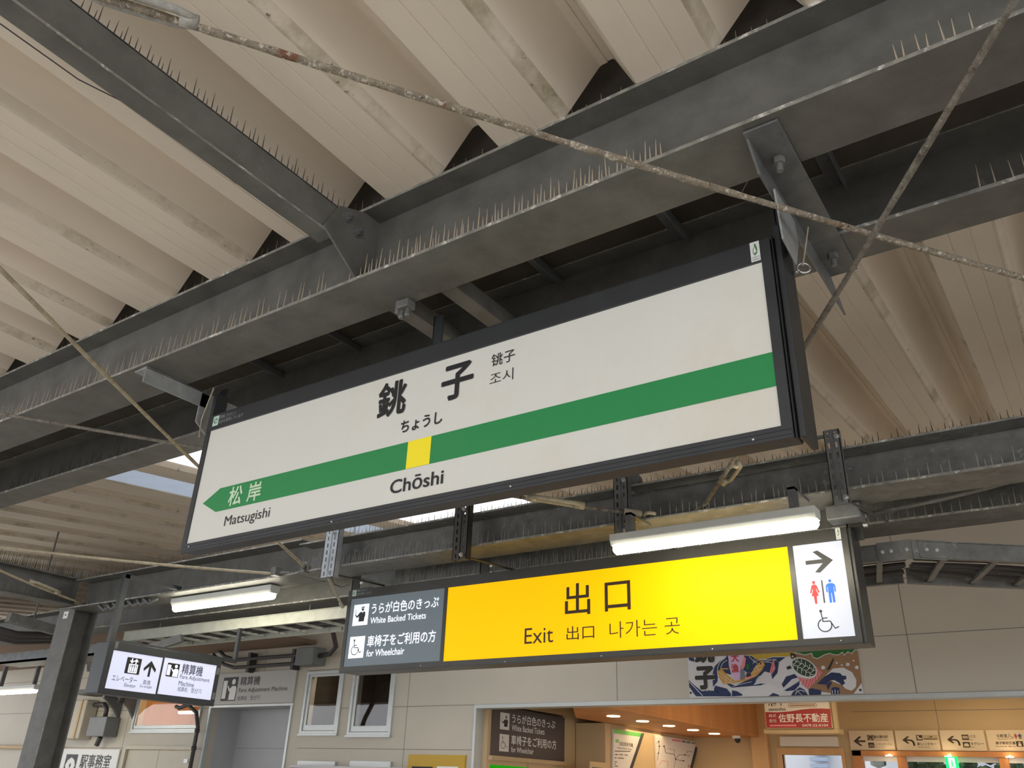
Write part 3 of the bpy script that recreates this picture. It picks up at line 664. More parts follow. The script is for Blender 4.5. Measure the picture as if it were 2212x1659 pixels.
# stickers on the exit sign frame
u0, v0 = epf.uv(761, 1288.5); u1, v1 = epf.uv(770.8, 1274.5); du = u1 - u0; dv = v1 - v0
b = MB(); b.poly([epf.pt(u0 - .01, v0 - .008, .0006), epf.pt(u0 + du * 5.1, v0 - .008, .0006), epf.pt(u0 + du * 5.1, v1 + .012, .0006), epf.pt(u0 - .01, v1 + .012, .0006)], 0)
b.poly([epf.pt(u0, v0, .0012), epf.pt(u1, v0, .0012), epf.pt(u1, v1, .0012), epf.pt(u0, v1, .0012)], 1)
st = b.build('eco_sticker', [M_stkdark, M_mint], ex, label='dark eco sticker with a small green leaf letter', tri=True)
p = Pic(epf, (u0, u1, v0, v1), .0018); p.arc(.5, .5, .30, .3, 5.6, .11, 1.3); p.line([(.25, .4), (.75, .65)], .09, 1.3); p.build('leaf_mark', M_stkgreen, st)
text('環境にやさしい', epf, (u1 + du * .2, u1 + du * 2.7, v0 + dv * .62, v0 + dv * 1.05), M_stktext, st, 0, .0018)
text('LEDを使用しています', epf, (u1 + du * .2, u1 + du * 3.9, v0 + dv * .05, v0 + dv * .50), M_stktext, st, 0, .0018)
eco_right(epf, ex, ((1803.5, 1141.5), (1807, 1166), (1817.5, 1164.5), (1814, 1140)))
for (xc, lb) in ((-5.215, 'l'), (-3.83, 'm'), (-1.07, 'r')):
    b = MB(); b.box(xc - .045, xc + .045, YE + .10, YE + .108, Z1 - .06, 3.40); b.box(xc - .045, xc - .037, YE + .10, YE + .16, Z1 - .06, 3.40); b.build('hanging_post', M_frame2, ex)
    for dz in (.03, .085):
        b = MB(); b.tube([(xc + .05, YE + .11, Z1 + dz), (xc + .075, YE + .11, Z1 + dz)], .014, 8); b.build('bolt', M_screw, ex)

# slotted strut channels clamped to the beam in front, bracing the exit sign
def strut(x, zt, zb_, m_, label, w_=.115, d_=.055):
    t = thing('strut_channel', label, 'strut channel', (x, 4.58, zb_))
    b = MB(); y = 4.555
    n = 7; step = (zt - zb_) / n
    hol = []
    for k in range(n):
        zc = zb_ + step * (k + .5)
        for s_ in (-1, 1): hol.append((x + s_ * w_ * .24 - .006, x + s_ * w_ * .24 + .006, zc - .017, zc + .017))
    for r in rects(x - w_ / 2, x + w_ / 2, zb_, zt, hol): b.box(r[0], r[1], y, y + .004, r[2], r[3])
    b.box(x - w_ / 2, x - w_ / 2 + .004, y, y + d_, zb_, zt); b.box(x + w_ / 2 - .004, x + w_ / 2, y, y + d_, zb_, zt); b.box(x - .004, x + .004, y - .006, y, zb_, zt)
    b.build('channel', m_, t)
    for z in (zb_ + .03, zt - .05):
        b = MB(); b.tube([(x + .03, y, z), (x + .03, y - .016, z)], .016, 6); b.tube([(x + .03, y - .016, z), (x + .03, y - .03, z)], .009, 8); b.build('bolt', M_screw, t)
    b = MB(); b.tube([(x + .02, 4.60, zb_ + .03), (x + .12, 5.10, zb_ + .03)], .008, 8); b.build('brace_arm', M_frame2, t)
strut(-4.995, 3.47, 3.065, M_galv_light, 'pale blue slotted strut channel beside the left end of the exit sign', .15)
strut(-3.655, 3.47, 3.052, M_frame2, 'dark slotted strut channel above the left half of the exit sign', .13)
strut(-2.352, 3.47, 3.055, M_bracket, 'dim slotted strut channel at the left end of the long tube lamp', .10)
strut(-1.005, 3.50, 3.06, M_bracket, 'dark slotted strut channel at the right end of the exit sign', .085, .04)
b = MB(); b.tube([(-5.1, 4.70, 3.525), (-1.0, 4.70, 3.525)], .012, 8); tag(b.build('conduit_pipe', M_galv), 'thin steel conduit above the exit sign beam joining the strut channels', 'conduit')
b = MB(); b.tube([at(709, 1248, Y=4.60), at(737, 1305, Y=4.95)], .011, 8); b.tube([at(735, 1303, Y=4.94), at(741, 1312, Y=4.98)], .016, 8)
tag(b.build('brace_rod', M_zincrod), 'short rod slanting from the left strut channel to the exit sign', 'rod')
b = MB(); b.tube([at(716, 1247, Y=4.62), at(722, 1262, Y=4.8), at(737, 1268, Y=5.0), at(752, 1262, Y=5.1)], .005, 6)
tag(b.build('power_cable', M_conduit), 'black cable looping into the left end of the exit sign', 'cable')
# round lamp-like can and small junction box on the right end
b = MB(); p = at(1365, 1040, Y=4.72); b.tube([p + Vector((0, -.03, 0)), p + Vector((0, .04, 0))], .062, 20); b.box(p.x - .02, p.x + .02, p.y - .02, p.y + .02, p.z - .10, p.z - .05)
tag(b.build('junction_can', M_bracket, bevel=.004), 'round grey junction can on the galvanised beam above the long tube lamp', 'junction box')
b = MB(); p = at(1800, 1110, Y=4.85); b.box(p.x - .03, p.x + .16, 4.80, 4.92, 3.05, 3.14); tag(b.build('lamp_end_box', M_bracket, bevel=.01), 'grey end box between the long tube lamp and the exit sign', 'junction box')

# ------------------------------------------------------------------ tube lamps
def lamp(x0, x1, y, z0, z1, label, group=None):
    t = thing('tube_lamp', label, 'lamp', ((x0 + x1) / 2, y, z0))
    b = MB(); h = z1 - z0
    prof = [(-.055, z1), (.055, z1), (.055, z1 - h * .38), (.036, z0 + h * .36), (-.036, z0 + h * .36), (-.055, z1 - h * .38)]
    b.prism([(x0, y + a, z) for a, z in prof], (x1 - x0, 0, 0)); b.build('housing', M_lamphouse, t, bevel=.004)
    b = MB(); b.tube([(x0 + .004, y, z0 + h * .23), (x0 + .02, y, z0 + h * .23), (x1 - .02, y, z0 + h * .23), (x1 - .004, y, z0 + h * .23)], [.02, .036, .036, .02], 14); b.build('light_tube', M_lamp, t, label='glowing white tube', smooth=True)
    for xx in (x0 + .12, x1 - .12):
        b = MB(); b.box(xx - .02, xx + .02, y - .03, y + .03, z1, 3.157 if y > 4.6 else 3.154)
        if y < 4.6: b.box(xx - .02, xx + .02, y - .03, 4.70, 3.140, 3.155)
        b.build('mounting_clip', M_bracket, t)
    return t
lamp(-7.40, -5.945, 4.84, 3.035, 3.148, 'glowing tube lamp under the dark beam at left, above the fare machine sign')
lamp(-2.354, -1.110, 4.45, 2.919, 3.026, 'glowing tube lamp directly above the yellow exit panel')
# third lamp at the far left edge
q1 = at(78, 1493, Y=7.2)
t = lamp(-15.6, q1.x, 7.2, q1.z - .02, q1.z + .10, 'glowing tube lamp cut by the left edge of the view, behind the column')
# hanging rods for that lamp
b = MB(); b.tube([(-14.1, 7.2, q1.z + .08), (-14.1, 7.2, 4.46)], .008, 6); tag(b.build('hanging_rod', M_rust2), 'thin rusty rod hanging behind the left column', 'rod')

# ------------------------------------------------------------------ brace rods with turnbuckles
def rod(name, label, a, b_, r, m_, wob=.002, n=26, seed=1):
    rnd = random.Random(seed); a = Vector(a); b_ = Vector(b_)
    t = thing(name, label, 'brace rod', (a + b_) / 2)
    pts = [a + (b_ - a) * (i / n) + Vector((0, 0, -.02 * math.sin(PI * i / n))) for i in range(n + 1)]
    m = MB(); m.tube(pts, [r * rnd.uniform(.9, 1.12) for _ in pts], 10); m.build('rod_shaft', m_, t, smooth=True)
    return t
def turnbuckle(t, c, d, L, R, r, m_, mi_=None):
    c = Vector(c); d = Vector(d).normalized(); u = Vector((0, 0, 1)); u = (u - d * u.dot(d)).normalized(); v = d.cross(u)
    b = MB()
    for s_ in (-1, 1):
        b.tube([c - d * L / 2 + v * s_ * r, c - d * L * .32 + v * s_ * R, c + d * L * .32 + v * s_ * R, c + d * L / 2 + v * s_ * r], r * 1.1, 8)
        b.tube([c + d * s_ * L * .52, c + d * s_ * L * .36], r * 2.0, 10)
    return b.build('turnbuckle', m_, t, label='cast turnbuckle body', smooth=True)
R1a = at(240, -2, Z=3.5); R1b = at(2230, 606, Z=3.5)
d1 = (R1b - R1a).normalized()
t = rod('brace_rod', 'rusty brace rod crossing the upper picture from the turnbuckle at top left', at(120, -39, Z=3.5), R1b, .0115, M_rust, seed=3, n=60)
M_turn = mat('grey_cast_turnbuckle', (.34, .33, .30), .75, 0, .3, 22, spots=[((.55, .53, .48), .60, 30, .08), ((.22, .12, .08), .62, 10, .1)], bump=.4)
turnbuckle(t, at(300, 11, Z=3.5), d1, .30, .026, .011, M_turn)
t = rod('brace_rod', 'grey brace rod falling steeply across the right side toward the station sign', at(2200, -14, Z=3.55), at(1510, 1110, Z=3.19), .0115, M_rust2, seed=4, n=40)
c = at(1578, 1022, Z=3.25); dd = (at(1510, 1110, Z=3.19) - at(1600, 990, Z=3.27)); turnbuckle(t, c, dd, .26, .030, .010, M_zincrod)
b = MB(); p = at(1513, 1106, Z=3.19); b.tube([p + Vector((-.06, 0, -.01)), p + Vector((.0, 0, .01)), p + Vector((.05, 0, .015))], [.012, .03, .02], 10); b.build('end_clevis', M_zincrod, t)
t = rod('brace_rod', 'tan brace rod slanting from the left edge behind the left end of the station sign', at(-40, 541, Z=3.58), at(660, 1226, Z=3.19), .0105, M_tanrod, seed=5, n=40)
b = MB(); p = at(660, 1226, Z=3.19); b.ring(p, (0, 1, .3), .035, .012); b.box(p.x - .05, p.x + .02, p.y - .03, p.y + .03, p.z - .045, p.z - .025); b.build('end_shackle', M_galv, t)
t = rod('brace_rod', 'thin grey brace rod at the left, with a turnbuckle below the station sign', at(-40, 887, Z=3.64), at(1412, 1116, Z=3.19), .0105, M_rust2, seed=6, n=40)
dd = at(1412, 1116, Z=3.19) - at(1140, 1073, Z=3.23); turnbuckle(t, at(1200, 1083, Z=3.225), dd, .36, .026, .013, M_zincrod)
b = MB(); p = at(1405, 1114, Z=3.19); b.ring(p, (0, .2, 1), .04, .012, a0=.5, a1=5.2); b.tube([at(1350, 1105, Z=3.20), at(1385, 1110, Z=3.195)], .022, 10); b.build('end_hook', M_zincrod, t)
t = rod('brace_rod', 'pale brace rod crossing low over the left ceiling to the dark beam', at(-60, 1174, Z=3.32), at(600, 1240, Z=3.18), .012, M_tanrod, seed=7, n=30)
b = MB(); p = at(598, 1237, Z=3.18); b.box(p.x - .03, p.x + .03, p.y - .04, p.y + .02, p.z - .03, p.z + .04); b.tube([p, at(640, 1238, Z=3.18), at(668, 1226, Z=3.19)], .012, 8); b.build('end_clip', M_galv, t)
t = rod('brace_rod', 'short brace rod with an open turnbuckle ending at the top of the left column', at(-60, 1204, Z=3.4), at(184, 1305, Z=3.22), .012, M_tanrod, seed=8, n=16)
turnbuckle(t, at(97, 1268, Z=3.29), at(184, 1305, Z=3.22) - at(0, 1231, Z=3.37), .34, .045, .012, M_zincrod)
t = rod('brace_rod', 'grey brace rod rising to the right edge behind the exit sign end', at(1845, 1114, Z=3.20), at(2230, 1026, Z=3.20), .013, M_galv, seed=9, n=16)
for o in list(t.children): o['label'] = 'grey rod'

# ------------------------------------------------------------------ cable ladders
def ladder(label, pa, pb, pc, pd, nr, m_, cat='cable ladder', h=.10):
    """front rail pa-pb, rear rail pc-pd"""
    pa, pb, pc, pd = map(Vector, (pa, pb, pc, pd))
    t = thing('cable_ladder', label, cat, (pa + pd) / 2)
    for (a, b_) in ((pa, pb), (pc, pd)):
        b = MB(); b.bar(a + Vector((0, 0, h / 2)), b_ + Vector((0, 0, h / 2)), .012, h); b.bar(a, b_, .035, .006); b.bar(a + Vector((0, 0, h)), b_ + Vector((0, 0, h)), .035, .006); b.build('side_rail', m_, t)
    for k in range(nr):
        f_ = (k + .5) / nr; b = MB(); b.bar(pa.lerp(pb, f_) + Vector((0, 0, .02)), pc.lerp(pd, f_) + Vector((0, 0, .02)), .035, .02); b.build('rung', m_, t)
    for k in range(5):
        o_ = .15 + .17 * k; z = .045 + .012 * (k % 2)
        pts = [pa.lerp(pc, o_ + .03 * math.sin(j * 1.7 + k)).lerp(pb.lerp(pd, o_ + .03 * math.sin(j * 1.7 + k)), j / 8) + Vector((0, 0, z)) for j in range(9)]
        b = MB(); b.tube(pts, .016, 8); b.build('cable', M_conduit, t)
    return t
M_cream_rail = mat('cream_ladder_rail', (.46, .47, .40), .5, 0, .12, 10)
ladder('cream railed cable ladder loaded with cables, left of the exit sign', (-9.2, 5.46, 2.95), (-4.6, 5.46, 2.95), (-9.2, 5.98, 2.95), (-4.6, 5.98, 2.95), 14, M_cream_rail)
ladder('grey cable ladder leaving the right end of the exit sign', (-4.5, 5.46, 2.95), (-.86, 5.46, 2.95), (-4.5, 6.12, 2.95), (-1.02, 6.12, 2.95), 11, M_galv)
t = ladder('grey cable ladder angled away at the right edge', (-.80, 5.47, 2.95), (1.3, 7.05, 2.95), (-1.0, 6.14, 2.95), (.9, 7.56, 2.95), 8, M_galv)
j0 = Vector((-.93, 5.445, 3.0)); j1 = Vector((-.70, 5.53, 3.0))
b = MB(); b.bar((-1.03, 5.444, 3.0), (-.83, 5.444, 3.0), .006, .12); b.bar((-.83, 5.446, 3.0), (-.66, 5.575, 3.0), .006, .12); b.build('joint_plate', M_galv, t, label='bolted galvanised joint plate')
for k, x in enumerate((-1.0, -.95, -.86)):
    b = MB(); b.ball((x, 5.438, 3.0), .014, 8); b.build('joint_bolt', M_galv_light, t)
for k in range(2):
    b = MB(); q = Vector((-.76 + .05 * k, 5.498 + .038 * k, 3.0)); b.ball(q + Vector((.003, -.006, 0)), .014, 8); b.build('joint_bolt', M_galv_light, t)
# hangers of the ladder
for x in (-8.6, -6.2, -2.9):
    b = MB(); b.tube([(x, 5.50, 2.95), (x, 5.50, 3.17)], .007, 6); b.tube([(x, 5.95, 2.95), (x, 5.95, 4.25)], .007, 6)
    tag(b.build('ladder_hanger', M_bracket), 'pair of thin hanger rods holding up the cable ladder, %s' % {-8.6: 'beside the left column', -6.2: 'below the left tube lamp', -2.9: 'behind the exit sign'}[x], 'rod')

# ------------------------------------------------------------------ elevator and fare machine hanging sign (faces +X)
XE = -7.0
xe = Plane('X', XE)
es = thing('direction_sign', 'small double illuminated sign for elevator and fare machine hanging left of the exit sign', 'sign', (-7.1, 4.6, 2.2))
P1 = (4.088, 4.572, 2.236, 2.544); P2 = (4.588, 5.155, 2.241, 2.550)
b = MB()
for r in rects(4.03, 5.20, 2.19, 2.615, [P1, P2]): b.box(XE - .012, XE + .006, r[0], r[1], r[2], r[3])
b.build('front_frame', M_frame, es, bevel=.002)
b = MB(); b.box(XE - .20, XE - .010, 4.035, 5.195, 2.195, 2.61); b.build('cabinet', M_frame, es, bevel=.004)
for r, lb in ((P1, 'white panel with the elevator note'), (P2, 'white panel with the fare machine note')):
    b = MB(); b.box(XE - .008, XE - .0005, r[0] - .002, r[1] + .002, r[2] - .002, r[3] + .002); b.build('lit_panel', M_screen, es, label=lb)
for y, pxy in ((4.10, 0), (5.10, 0)):
    b = MB(); b.box(XE - .125, XE - .075, y - .025, y + .025, 2.60, 3.21 if y < 4.5 else 2.65); b.build('hanging_post', M_frame, es)
b = MB(); b.box(XE - .12, XE - .08, 4.126, 5.41, 2.612, 2.645); b.box(XE - .12, XE - .08, 5.41, 5.44, 2.612, 2.945); b.build('top_rail', M_frame, es)
b = MB(); b.box(XE - .125, XE - .075, 4.08, 4.66, 3.17, 3.205); b.build('beam_arm', M_frame, es)
M_inkviolet = mat('violet_grey_print', (.06, .06, .09), .5)
XT = lambda s_, L_, B_, R_, T_, bold=0., m_=M_inkviolet: text(s_, xe, xe.rect4(L_, B_, R_, T_), m_, es, bold, .002)
sq, r = quad(xe, ((275.5, 1419.3), (268, 1454.3), (306.4, 1423.4), (300.3, 1457.9)), M_black, es, 'symbol_tile', .0012, 'black elevator symbol tile')
p = Pic(xe, r, .002)
p.line([(.24, .10), (.78, .10), (.78, .58), (.24, .58), (.24, .10)], .07)
for x in (.36, .51, .66): p.disc(x, .47, .05); p.rect(x - .055, .16, x + .055, .42)
p.poly([(.36, .64), (.50, .80), (.44, .84), (.39, .78), (.39, .96), (.32, .96), (.32, .78), (.27, .84), (.21, .80)]); p.poly([(.64, .96), (.80, .80), (.74, .76), (.68, .83), (.68, .64), (.60, .64), (.60, .83), (.55, .76), (.49, .80)])
p.build('pictogram', M_facew2, sq)
p = Pic(xe, xe.rect4((310.5, 1442.7), (320.4, 1462), (336.4, 1448.8), (327, 1427.5)), .002); arrow_up(p); p.build('arrow', M_black, es)
XT('エレベーター', (241, 1467.5), (245, 1470.3), (295.6, 1470), (260, 1458.7), .0)
XT('Elevator', (267.8, 1480.8), (269, 1483), (292.9, 1482.7), (268.6, 1475.3))
XT('直進', (307.8, 1476.4), (315.5, 1478.6), (324.3, 1478), (316.9, 1469))
XT('Go straight', (300.9, 1484.6), (304.4, 1486.3), (327.3, 1486.8), (315.5, 1480.2))
sq, r = quad(xe, ((362.4, 1431), (358.2, 1460.6), (388, 1435), (384.4, 1464.2)), M_black, es, 'symbol_tile', .0012, 'black fare machine symbol tile')
p = Pic(xe, r, .002); machine_user(p); p.build('pictogram', M_facew2, sq)
XT('精算機', (391.3, 1453.7), (398.2, 1456.5), (436.8, 1456.5), (420.3, 1436.6), .01)
XT('Fare Adjustment', (388, 1466.2), (391, 1468.5), (452, 1471.7), (389.4, 1456.5))
XT('Machine', (385, 1479), (387, 1480.8), (418.3, 1482.7), (386.6, 1470.3))
XT('结算机', (382.5, 1492.4), (390, 1493.7), (404.3, 1493.7), (392.7, 1484))
XT('정산기', (411.4, 1495), (417.5, 1497.3), (433.5, 1496.5), (425.8, 1487.4))
for (y, z) in ((4.10, 2.585), (5.175, 2.50), (5.175, 2.28)):
    b = MB(); b.box(XE + .006, XE + .009, y - .016, y + .016, z - .03, z + .03); b.build('frame_clip', M_bracket, es)

# ------------------------------------------------------------------ things on the back wall
wp = Plane('Y', YW - .03)
t = thing('wall_sign', 'pale fare adjustment machine sign on the wall above the grey alcove', 'sign', (-11.1, YW - .02, 2.64))
b = MB(); b.box(-12.17, -10.215, YW - .03, YW - .001, 2.64, 3.12); b.build('sign_board', mat('pale_grey_board', (.46, .45, .42), .5), t, bevel=.003)
sq, r = quad(wp, ((484.3, 1464), (476, 1515.2), (516.2, 1462), (508, 1513)), M_black, t, 'symbol_tile', .0015, 'black tile with a person at a machine')
p = Pic(wp, r, .0025); machine_user(p); p.build('pictogram', M_white, sq)
WT = lambda s_, L_, B_, R_, T_, bold=0., m_=M_dkprint, par=t: text(s_, wp, wp.rect4(L_, B_, R_, T_), m_, par, bold, .002)
WT('精算機', (518.7, 1478.6), (525, 1480.8), (561, 1477.2), (558.2, 1459.8), .012)
WT('Fare Adjustment Machine', (515.4, 1496.5), (540, 1497.5), (620.5, 1492.4), (540, 1485.5), .004)
WT('结算机', (512.7, 1511.7), (522.3, 1513), (532.8, 1511), (526.5, 1503.4))
WT('정산기', (539.7, 1511), (547, 1512.2), (560.4, 1510.3), (549.9, 1502))
t = thing('wall_sign', 'white station office sign beside the cream double door at the lower left', 'sign', (-14.9, YW - .02, 1.5))
q0 = at(139, 1618, Y=wp.val); q1 = at(259, 1619, Y=wp.val)
b = MB(); b.box(q0.x - .05, q1.x, YW - .03, YW - .001, 1.55, q1.z); b.build('sign_board', M_white, t, bevel=.003)
u0, v1 = wp.uv(144.6, 1629.2); u1, _ = wp.uv(170, 1628.7)
p = Pic(wp, (u0, u1, v1 - (u1 - u0) * 1.25, v1), .0015); p.rect(0, 0, 1, 1); sq = p.build('symbol_tile', M_black, t, 'black tile with an officer cap')
p = Pic(wp, (u0, u1, v1 - (u1 - u0) * 1.25, v1), .0025); p.poly([(.08, .62), (.22, .80), (.5, .90), (.78, .80), (.92, .62), (.80, .50), (.20, .50)]); p.poly([(.18, .44), (.82, .44), (.84, .36), (.5, .28), (.16, .36)]); p.build('pictogram', M_white, sq)
p = Pic(wp, (u0, u1, v1 - (u1 - u0) * 1.25, v1), .0032); p.disc(.5, .62, .07, .08); p.build('cap_badge', M_black, sq)
text('駅事務室', wp, (wp.uv(171, 1655)[0], wp.uv(241, 1637)[0], wp.uv(200, 1661)[1], wp.uv(225, 1629.6)[1]), M_dkprint, t, .016, .0025)
# yellow board right of the vents
q0 = at(882.8, 1629.6, Y=wp.val); q1 = at(1005, 1629.6, Y=wp.val)
t = thing('notice_board', 'mustard yellow board low on the wall left of the opening', 'board', ((q0.x + q1.x) / 2, YW - .02, 1.5))
b = MB(); b.box(q0.x, q1.x, YW - .03, YW - .001, 1.45, q0.z); b.build('board_panel', mat('mustard_board', (.50, .31, .02), .5), t)
for (xa, xb, m_, lb) in ((890, 935, M_black, 'black field'), (944, 990, M_white, 'white field')):
    u0, v1 = wp.uv(xa, 1655.3); u1, _ = wp.uv(xb, 1655.3); b = MB(); b.poly([wp.pt(u0, 1.5, .002), wp.pt(u1, 1.5, .002), wp.pt(u1, v1, .002), wp.pt(u0, v1, .002)]); b.build('board_field', m_, t, label=lb)

# windows
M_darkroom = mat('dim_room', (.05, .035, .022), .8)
def window(n, h, pane_m=M_glass, fw=.055, sill=True):
    t = bpy.data.objects.new('window_%d' % n, None); C.objects.link(t); t.location = ((h[0] + h[1]) / 2, YW, h[2]); t['kind'] = 'structure'
    b = MB()
    for r in rects(h[0] - .03, h[1] + .03, h[2] - .03, h[3] + .03, [(h[0] + .015, h[1] - .015, h[2] + .012, h[3] - .015)]): b.box(r[0], r[1], YW - .03, YW + .05, r[2], r[3])
    b.build('frame', M_alu, t, bevel=.003)
    b = MB()
    for r in rects(h[0] + .015, h[1] - .015, h[2] + .015, h[3] - .015, [(h[0] + .015 + fw, h[1] - .015 - fw, h[2] + .015 + fw * 1.4, h[3] - .015 - fw * .6)]): b.box(r[0], r[1], YW - .012, YW + .02, r[2], r[3])
    b.build('sash', M_alu, t, bevel=.003)
    b = MB(); b.box(h[0] + .06, h[1] - .06, YW + .002, YW + .007, h[2] + .06, h[3] - .03); b.build('pane', pane_m, t)
    b = MB(); b.box(h[0] - .04, h[1] + .04, YW - .05, YW + .02, h[2] - .055, h[2] - .03); b.build('sill', M_alu, t)
    return t
window(1, HB); window(2, HC); window(3, HA, fw=.04); window(4, HL)
# room behind the two narrow windows and the office room
def room(name, x0, x1, y1, z0, z1, m_):
    b = MB(); y0 = YW + .17
    b.box(x0 - .05, x0, y0, y1, z0, z1); b.box(x1, x1 + .05, y0, y1, z0, z1); b.box(x0, x1, y1, y1 + .05, z0, z1); b.box(x0, x1, y0, y1, z1, z1 + .05); b.box(x0, x1, y0, y1, z0 - .05, z0)
    return struct(b.build(name, m_))
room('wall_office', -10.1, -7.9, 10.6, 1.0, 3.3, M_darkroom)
room('wall_staffroom', -14.6, -12.25, 10.4, 0.5, 3.2, M_woodlight)
room('wall_leftroom', -18.0, -16.2, 10.3, 0.5, 3.2, mat('brown_room', (.22, .13, .08), .8))
for (x, lb) in ((-9.72, 'upright orange wooden post behind the left narrow window'), (-8.72, 'upright orange wooden post behind the right narrow window')):
    b = MB(); b.box(x - .03, x + .03, 9.6, 9.66, 1.0, 3.3); tag(b.build('wooden_post', M_wood), lb, 'post')
b = MB(); b.box(-13.7, -13.66, 10.36, 10.395, .5, 3.2); tag(b.build('wall_batten', M_wood), 'thin wooden batten on the wood lined wall behind the wide office window', 'batten')
def area(name, loc, size, col, power, rot=(0, 0, 0)):
    l = bpy.data.lights.new(name, 'AREA'); l.size = size; l.color = col; l.energy = power
    o = bpy.data.objects.new(name, l); C.objects.link(o); o.location = loc; o.rotation_euler = rot; return o
area('office_lamp', (-13.4, 9.75, 3.15), .5, (1, .66, .32), 20)
area('post_fill_light', (-9.3, 9.45, 3.25), .4, (1, .85, .65), 7)  # unseen lamp added to brighten the posts behind the narrow windows

# cream double door and its frame
dr = bpy.data.objects.new('door_1', None); C.objects.link(dr); dr.location = (-13.35, YW, 0); dr['kind'] = 'structure'
M_door = mat('cream_door', (.52, .48, .38), .5, 0, .03, 2)
b = MB(); b.box(-14.24, -13.36, YW + .02, YW + .06, 0, 1.965); b.build('door_leaf', M_door, dr); b = MB(); b.box(-13.35, -12.46, YW + .02, YW + .06, 0, 1.965); b.build('door_leaf', M_door, dr)
b = MB()
for r in rects(-14.32, -12.38, 0, 2.03, [(-14.25, -12.45, 0, 1.97)]): b.box(r[0], r[1], YW - .03, YW + .10, r[2], r[3])
b.build('door_frame', M_door, dr, bevel=.003)
b = MB(); b.box(-12.62, -12.52, YW + .0, YW + .03, 1.78, 1.84); b.build('door_closer', M_alu, dr)

# grey vents under the narrow windows, and a ticket machine top
for (xa, xb, lb) in ((645, 726, 'left'), (758, 846, 'right')):
    q0 = at(xa, 1643.5, Y=wp.val); q1 = at(xb, 1643.5, Y=wp.val)
    b = MB(); b.box(q0.x, q1.x, YW - .05, YW - .001, 1.62, q0.z); b.box(q0.x + .03, q1.x - .03, YW - .052, YW - .04, 1.6, q0.z - .03, 1)
    tag(b.build('wall_hatch', [M_alu, M_white]), 'low white hatch with an aluminium rim under the %s narrow window' % lb, 'hatch')
q0 = at(626, 1652, Y=8.6); q1 = at(868, 1653, Y=8.6)
t = thing('ticket_machine', 'light grey machine top with a maroon band at the bottom edge, under the narrow windows', 'machine', ((q0.x + q1.x) / 2, 8.6, 0))
b = MB(); b.box(q0.x, q1.x, 8.6, 8.96, 0, q0.z); b.build('machine_body', mat('machine_grey', (.5, .5, .49), .5), t, bevel=.004)
b = MB(); b.box(q0.x + .02, q1.x - .02, 8.595, 8.6, q0.z - .10, q0.z - .035); b.build('colour_band', mat('maroon', (.16, .02, .04), .5), t)

# junction boxes and conduits
def jbox(label, c, s, m_=M_greybox):
    t = thing('junction_box', label, 'junction box', c)
    b = MB(); b.box(c[0] - s[0], c[0] + s[0], c[1] - s[1], c[1] + s[1], c[2] - s[2], c[2] + s[2]); b.build('box_body', m_, t, bevel=.012); return t
jbox('square grey junction box on the wall left of the exit sign', (-9.83, 8.86, 3.26), (.19, .13, .125))
jbox('square grey junction box on the wall above the station office sign', (-14.92, 8.86, 2.32), (.27, .13, .16))
b = MB()
for dz in (3.305, 3.185):
    b.tube([(-10.02, 8.88, dz), (-11.6, 8.88, dz), (-11.85, 8.86, dz + .06), (-12.1, 8.8, dz + .22)], .028, 10)
tag(b.build('conduit_pair', M_conduit), 'pair of dark conduits running left from the junction box beside the exit sign', 'conduit')
for x, lb in ((-11.25, 'left'), (-10.22, 'right')):
    b = MB(); b.box(x - .03, x + .03, 8.86, 8.995, 3.10, 3.40); tag(b.build('conduit_clamp', M_conduit), '%s vertical clamp holding the dark conduit pair to the wall' % lb, 'clamp')
b = MB(); b.tube([(-9.64, 8.86, 3.27), (-9.4, 8.84, 3.28), (-9.2, 8.75, 3.36), (-9.05, 8.5, 3.55), (-8.9, 8.1, 3.75)], .035, 10); tag(b.build('flexible_conduit', M_conduit, smooth=True), 'black flexible conduit curving up from the junction box behind the exit sign', 'conduit')
b = MB(); b.tube([(-12.9, 8.86, 2.62), (-12.72, 8.80, 2.59), (-12.55, 8.84, 2.64), (-12.36, 8.88, 2.52), (-12.28, 8.9, 2.3), (-12.28, 8.9, 1.2)], .032, 10)
for z in (2.02, 2.28): b.tube([(-12.28, 8.9, z), (-12.28, 8.9, z - .05)], .042, 10)
tag(b.build('conduit', M_conduit, smooth=True), 'dark conduit bending down the wall between the office window and the alcove', 'conduit')
b = MB(); b.tube([(-15.4, 8.88, 2.70), (-15.05, 8.86, 2.70), (-14.94, 8.86, 2.62), (-14.93, 8.86, 2.485)], .04, 10)
tag(b.build('conduit', M_conduit, smooth=True), 'dark conduit entering the junction box above the station office sign', 'conduit')
b = MB(); b.tube([(-14.93, 8.86, 2.155), (-14.99, 8.86, 2.02)], .045, 10); tag(b.build('conduit_stub', M_conduit), 'short dark conduit stub under the junction box above the station office sign', 'conduit')
for x, lb in ((-14.75, 'left'), (-14.30, 'right')):
    b = MB(); b.prism([(x, 8.99, 2.85), (x, 8.62, 2.85), (x, 8.62, 2.78), (x, 8.85, 2.62), (x, 8.99, 2.45)], (.05, 0, 0)); tag(b.build('wall_bracket', M_bracket), '%s curved bracket under the ledge above the wide office window' % lb, 'bracket')
b = MB(); b.box(-15.6, -14.0, 8.55, 8.99, 2.85, 2.93); tag(b.build('wall_ledge', M_steel), 'dark ledge above the station office sign behind the hanging elevator sign', 'ledge')
t = thing('meter_box', 'cream metal box on the wall just right of the left column', 'box', (-15.75, 8.85, 2.2))
b = MB(); b.box(-16.15, -15.45, 8.75, 8.99, 2.12, 2.78); b.build('box_body', M_wall, t, bevel=.02); b = MB(); b.box(-15.62, -15.56, 8.73, 8.76, 2.12, 2.78); b.build('door_edge', M_plaster, t)
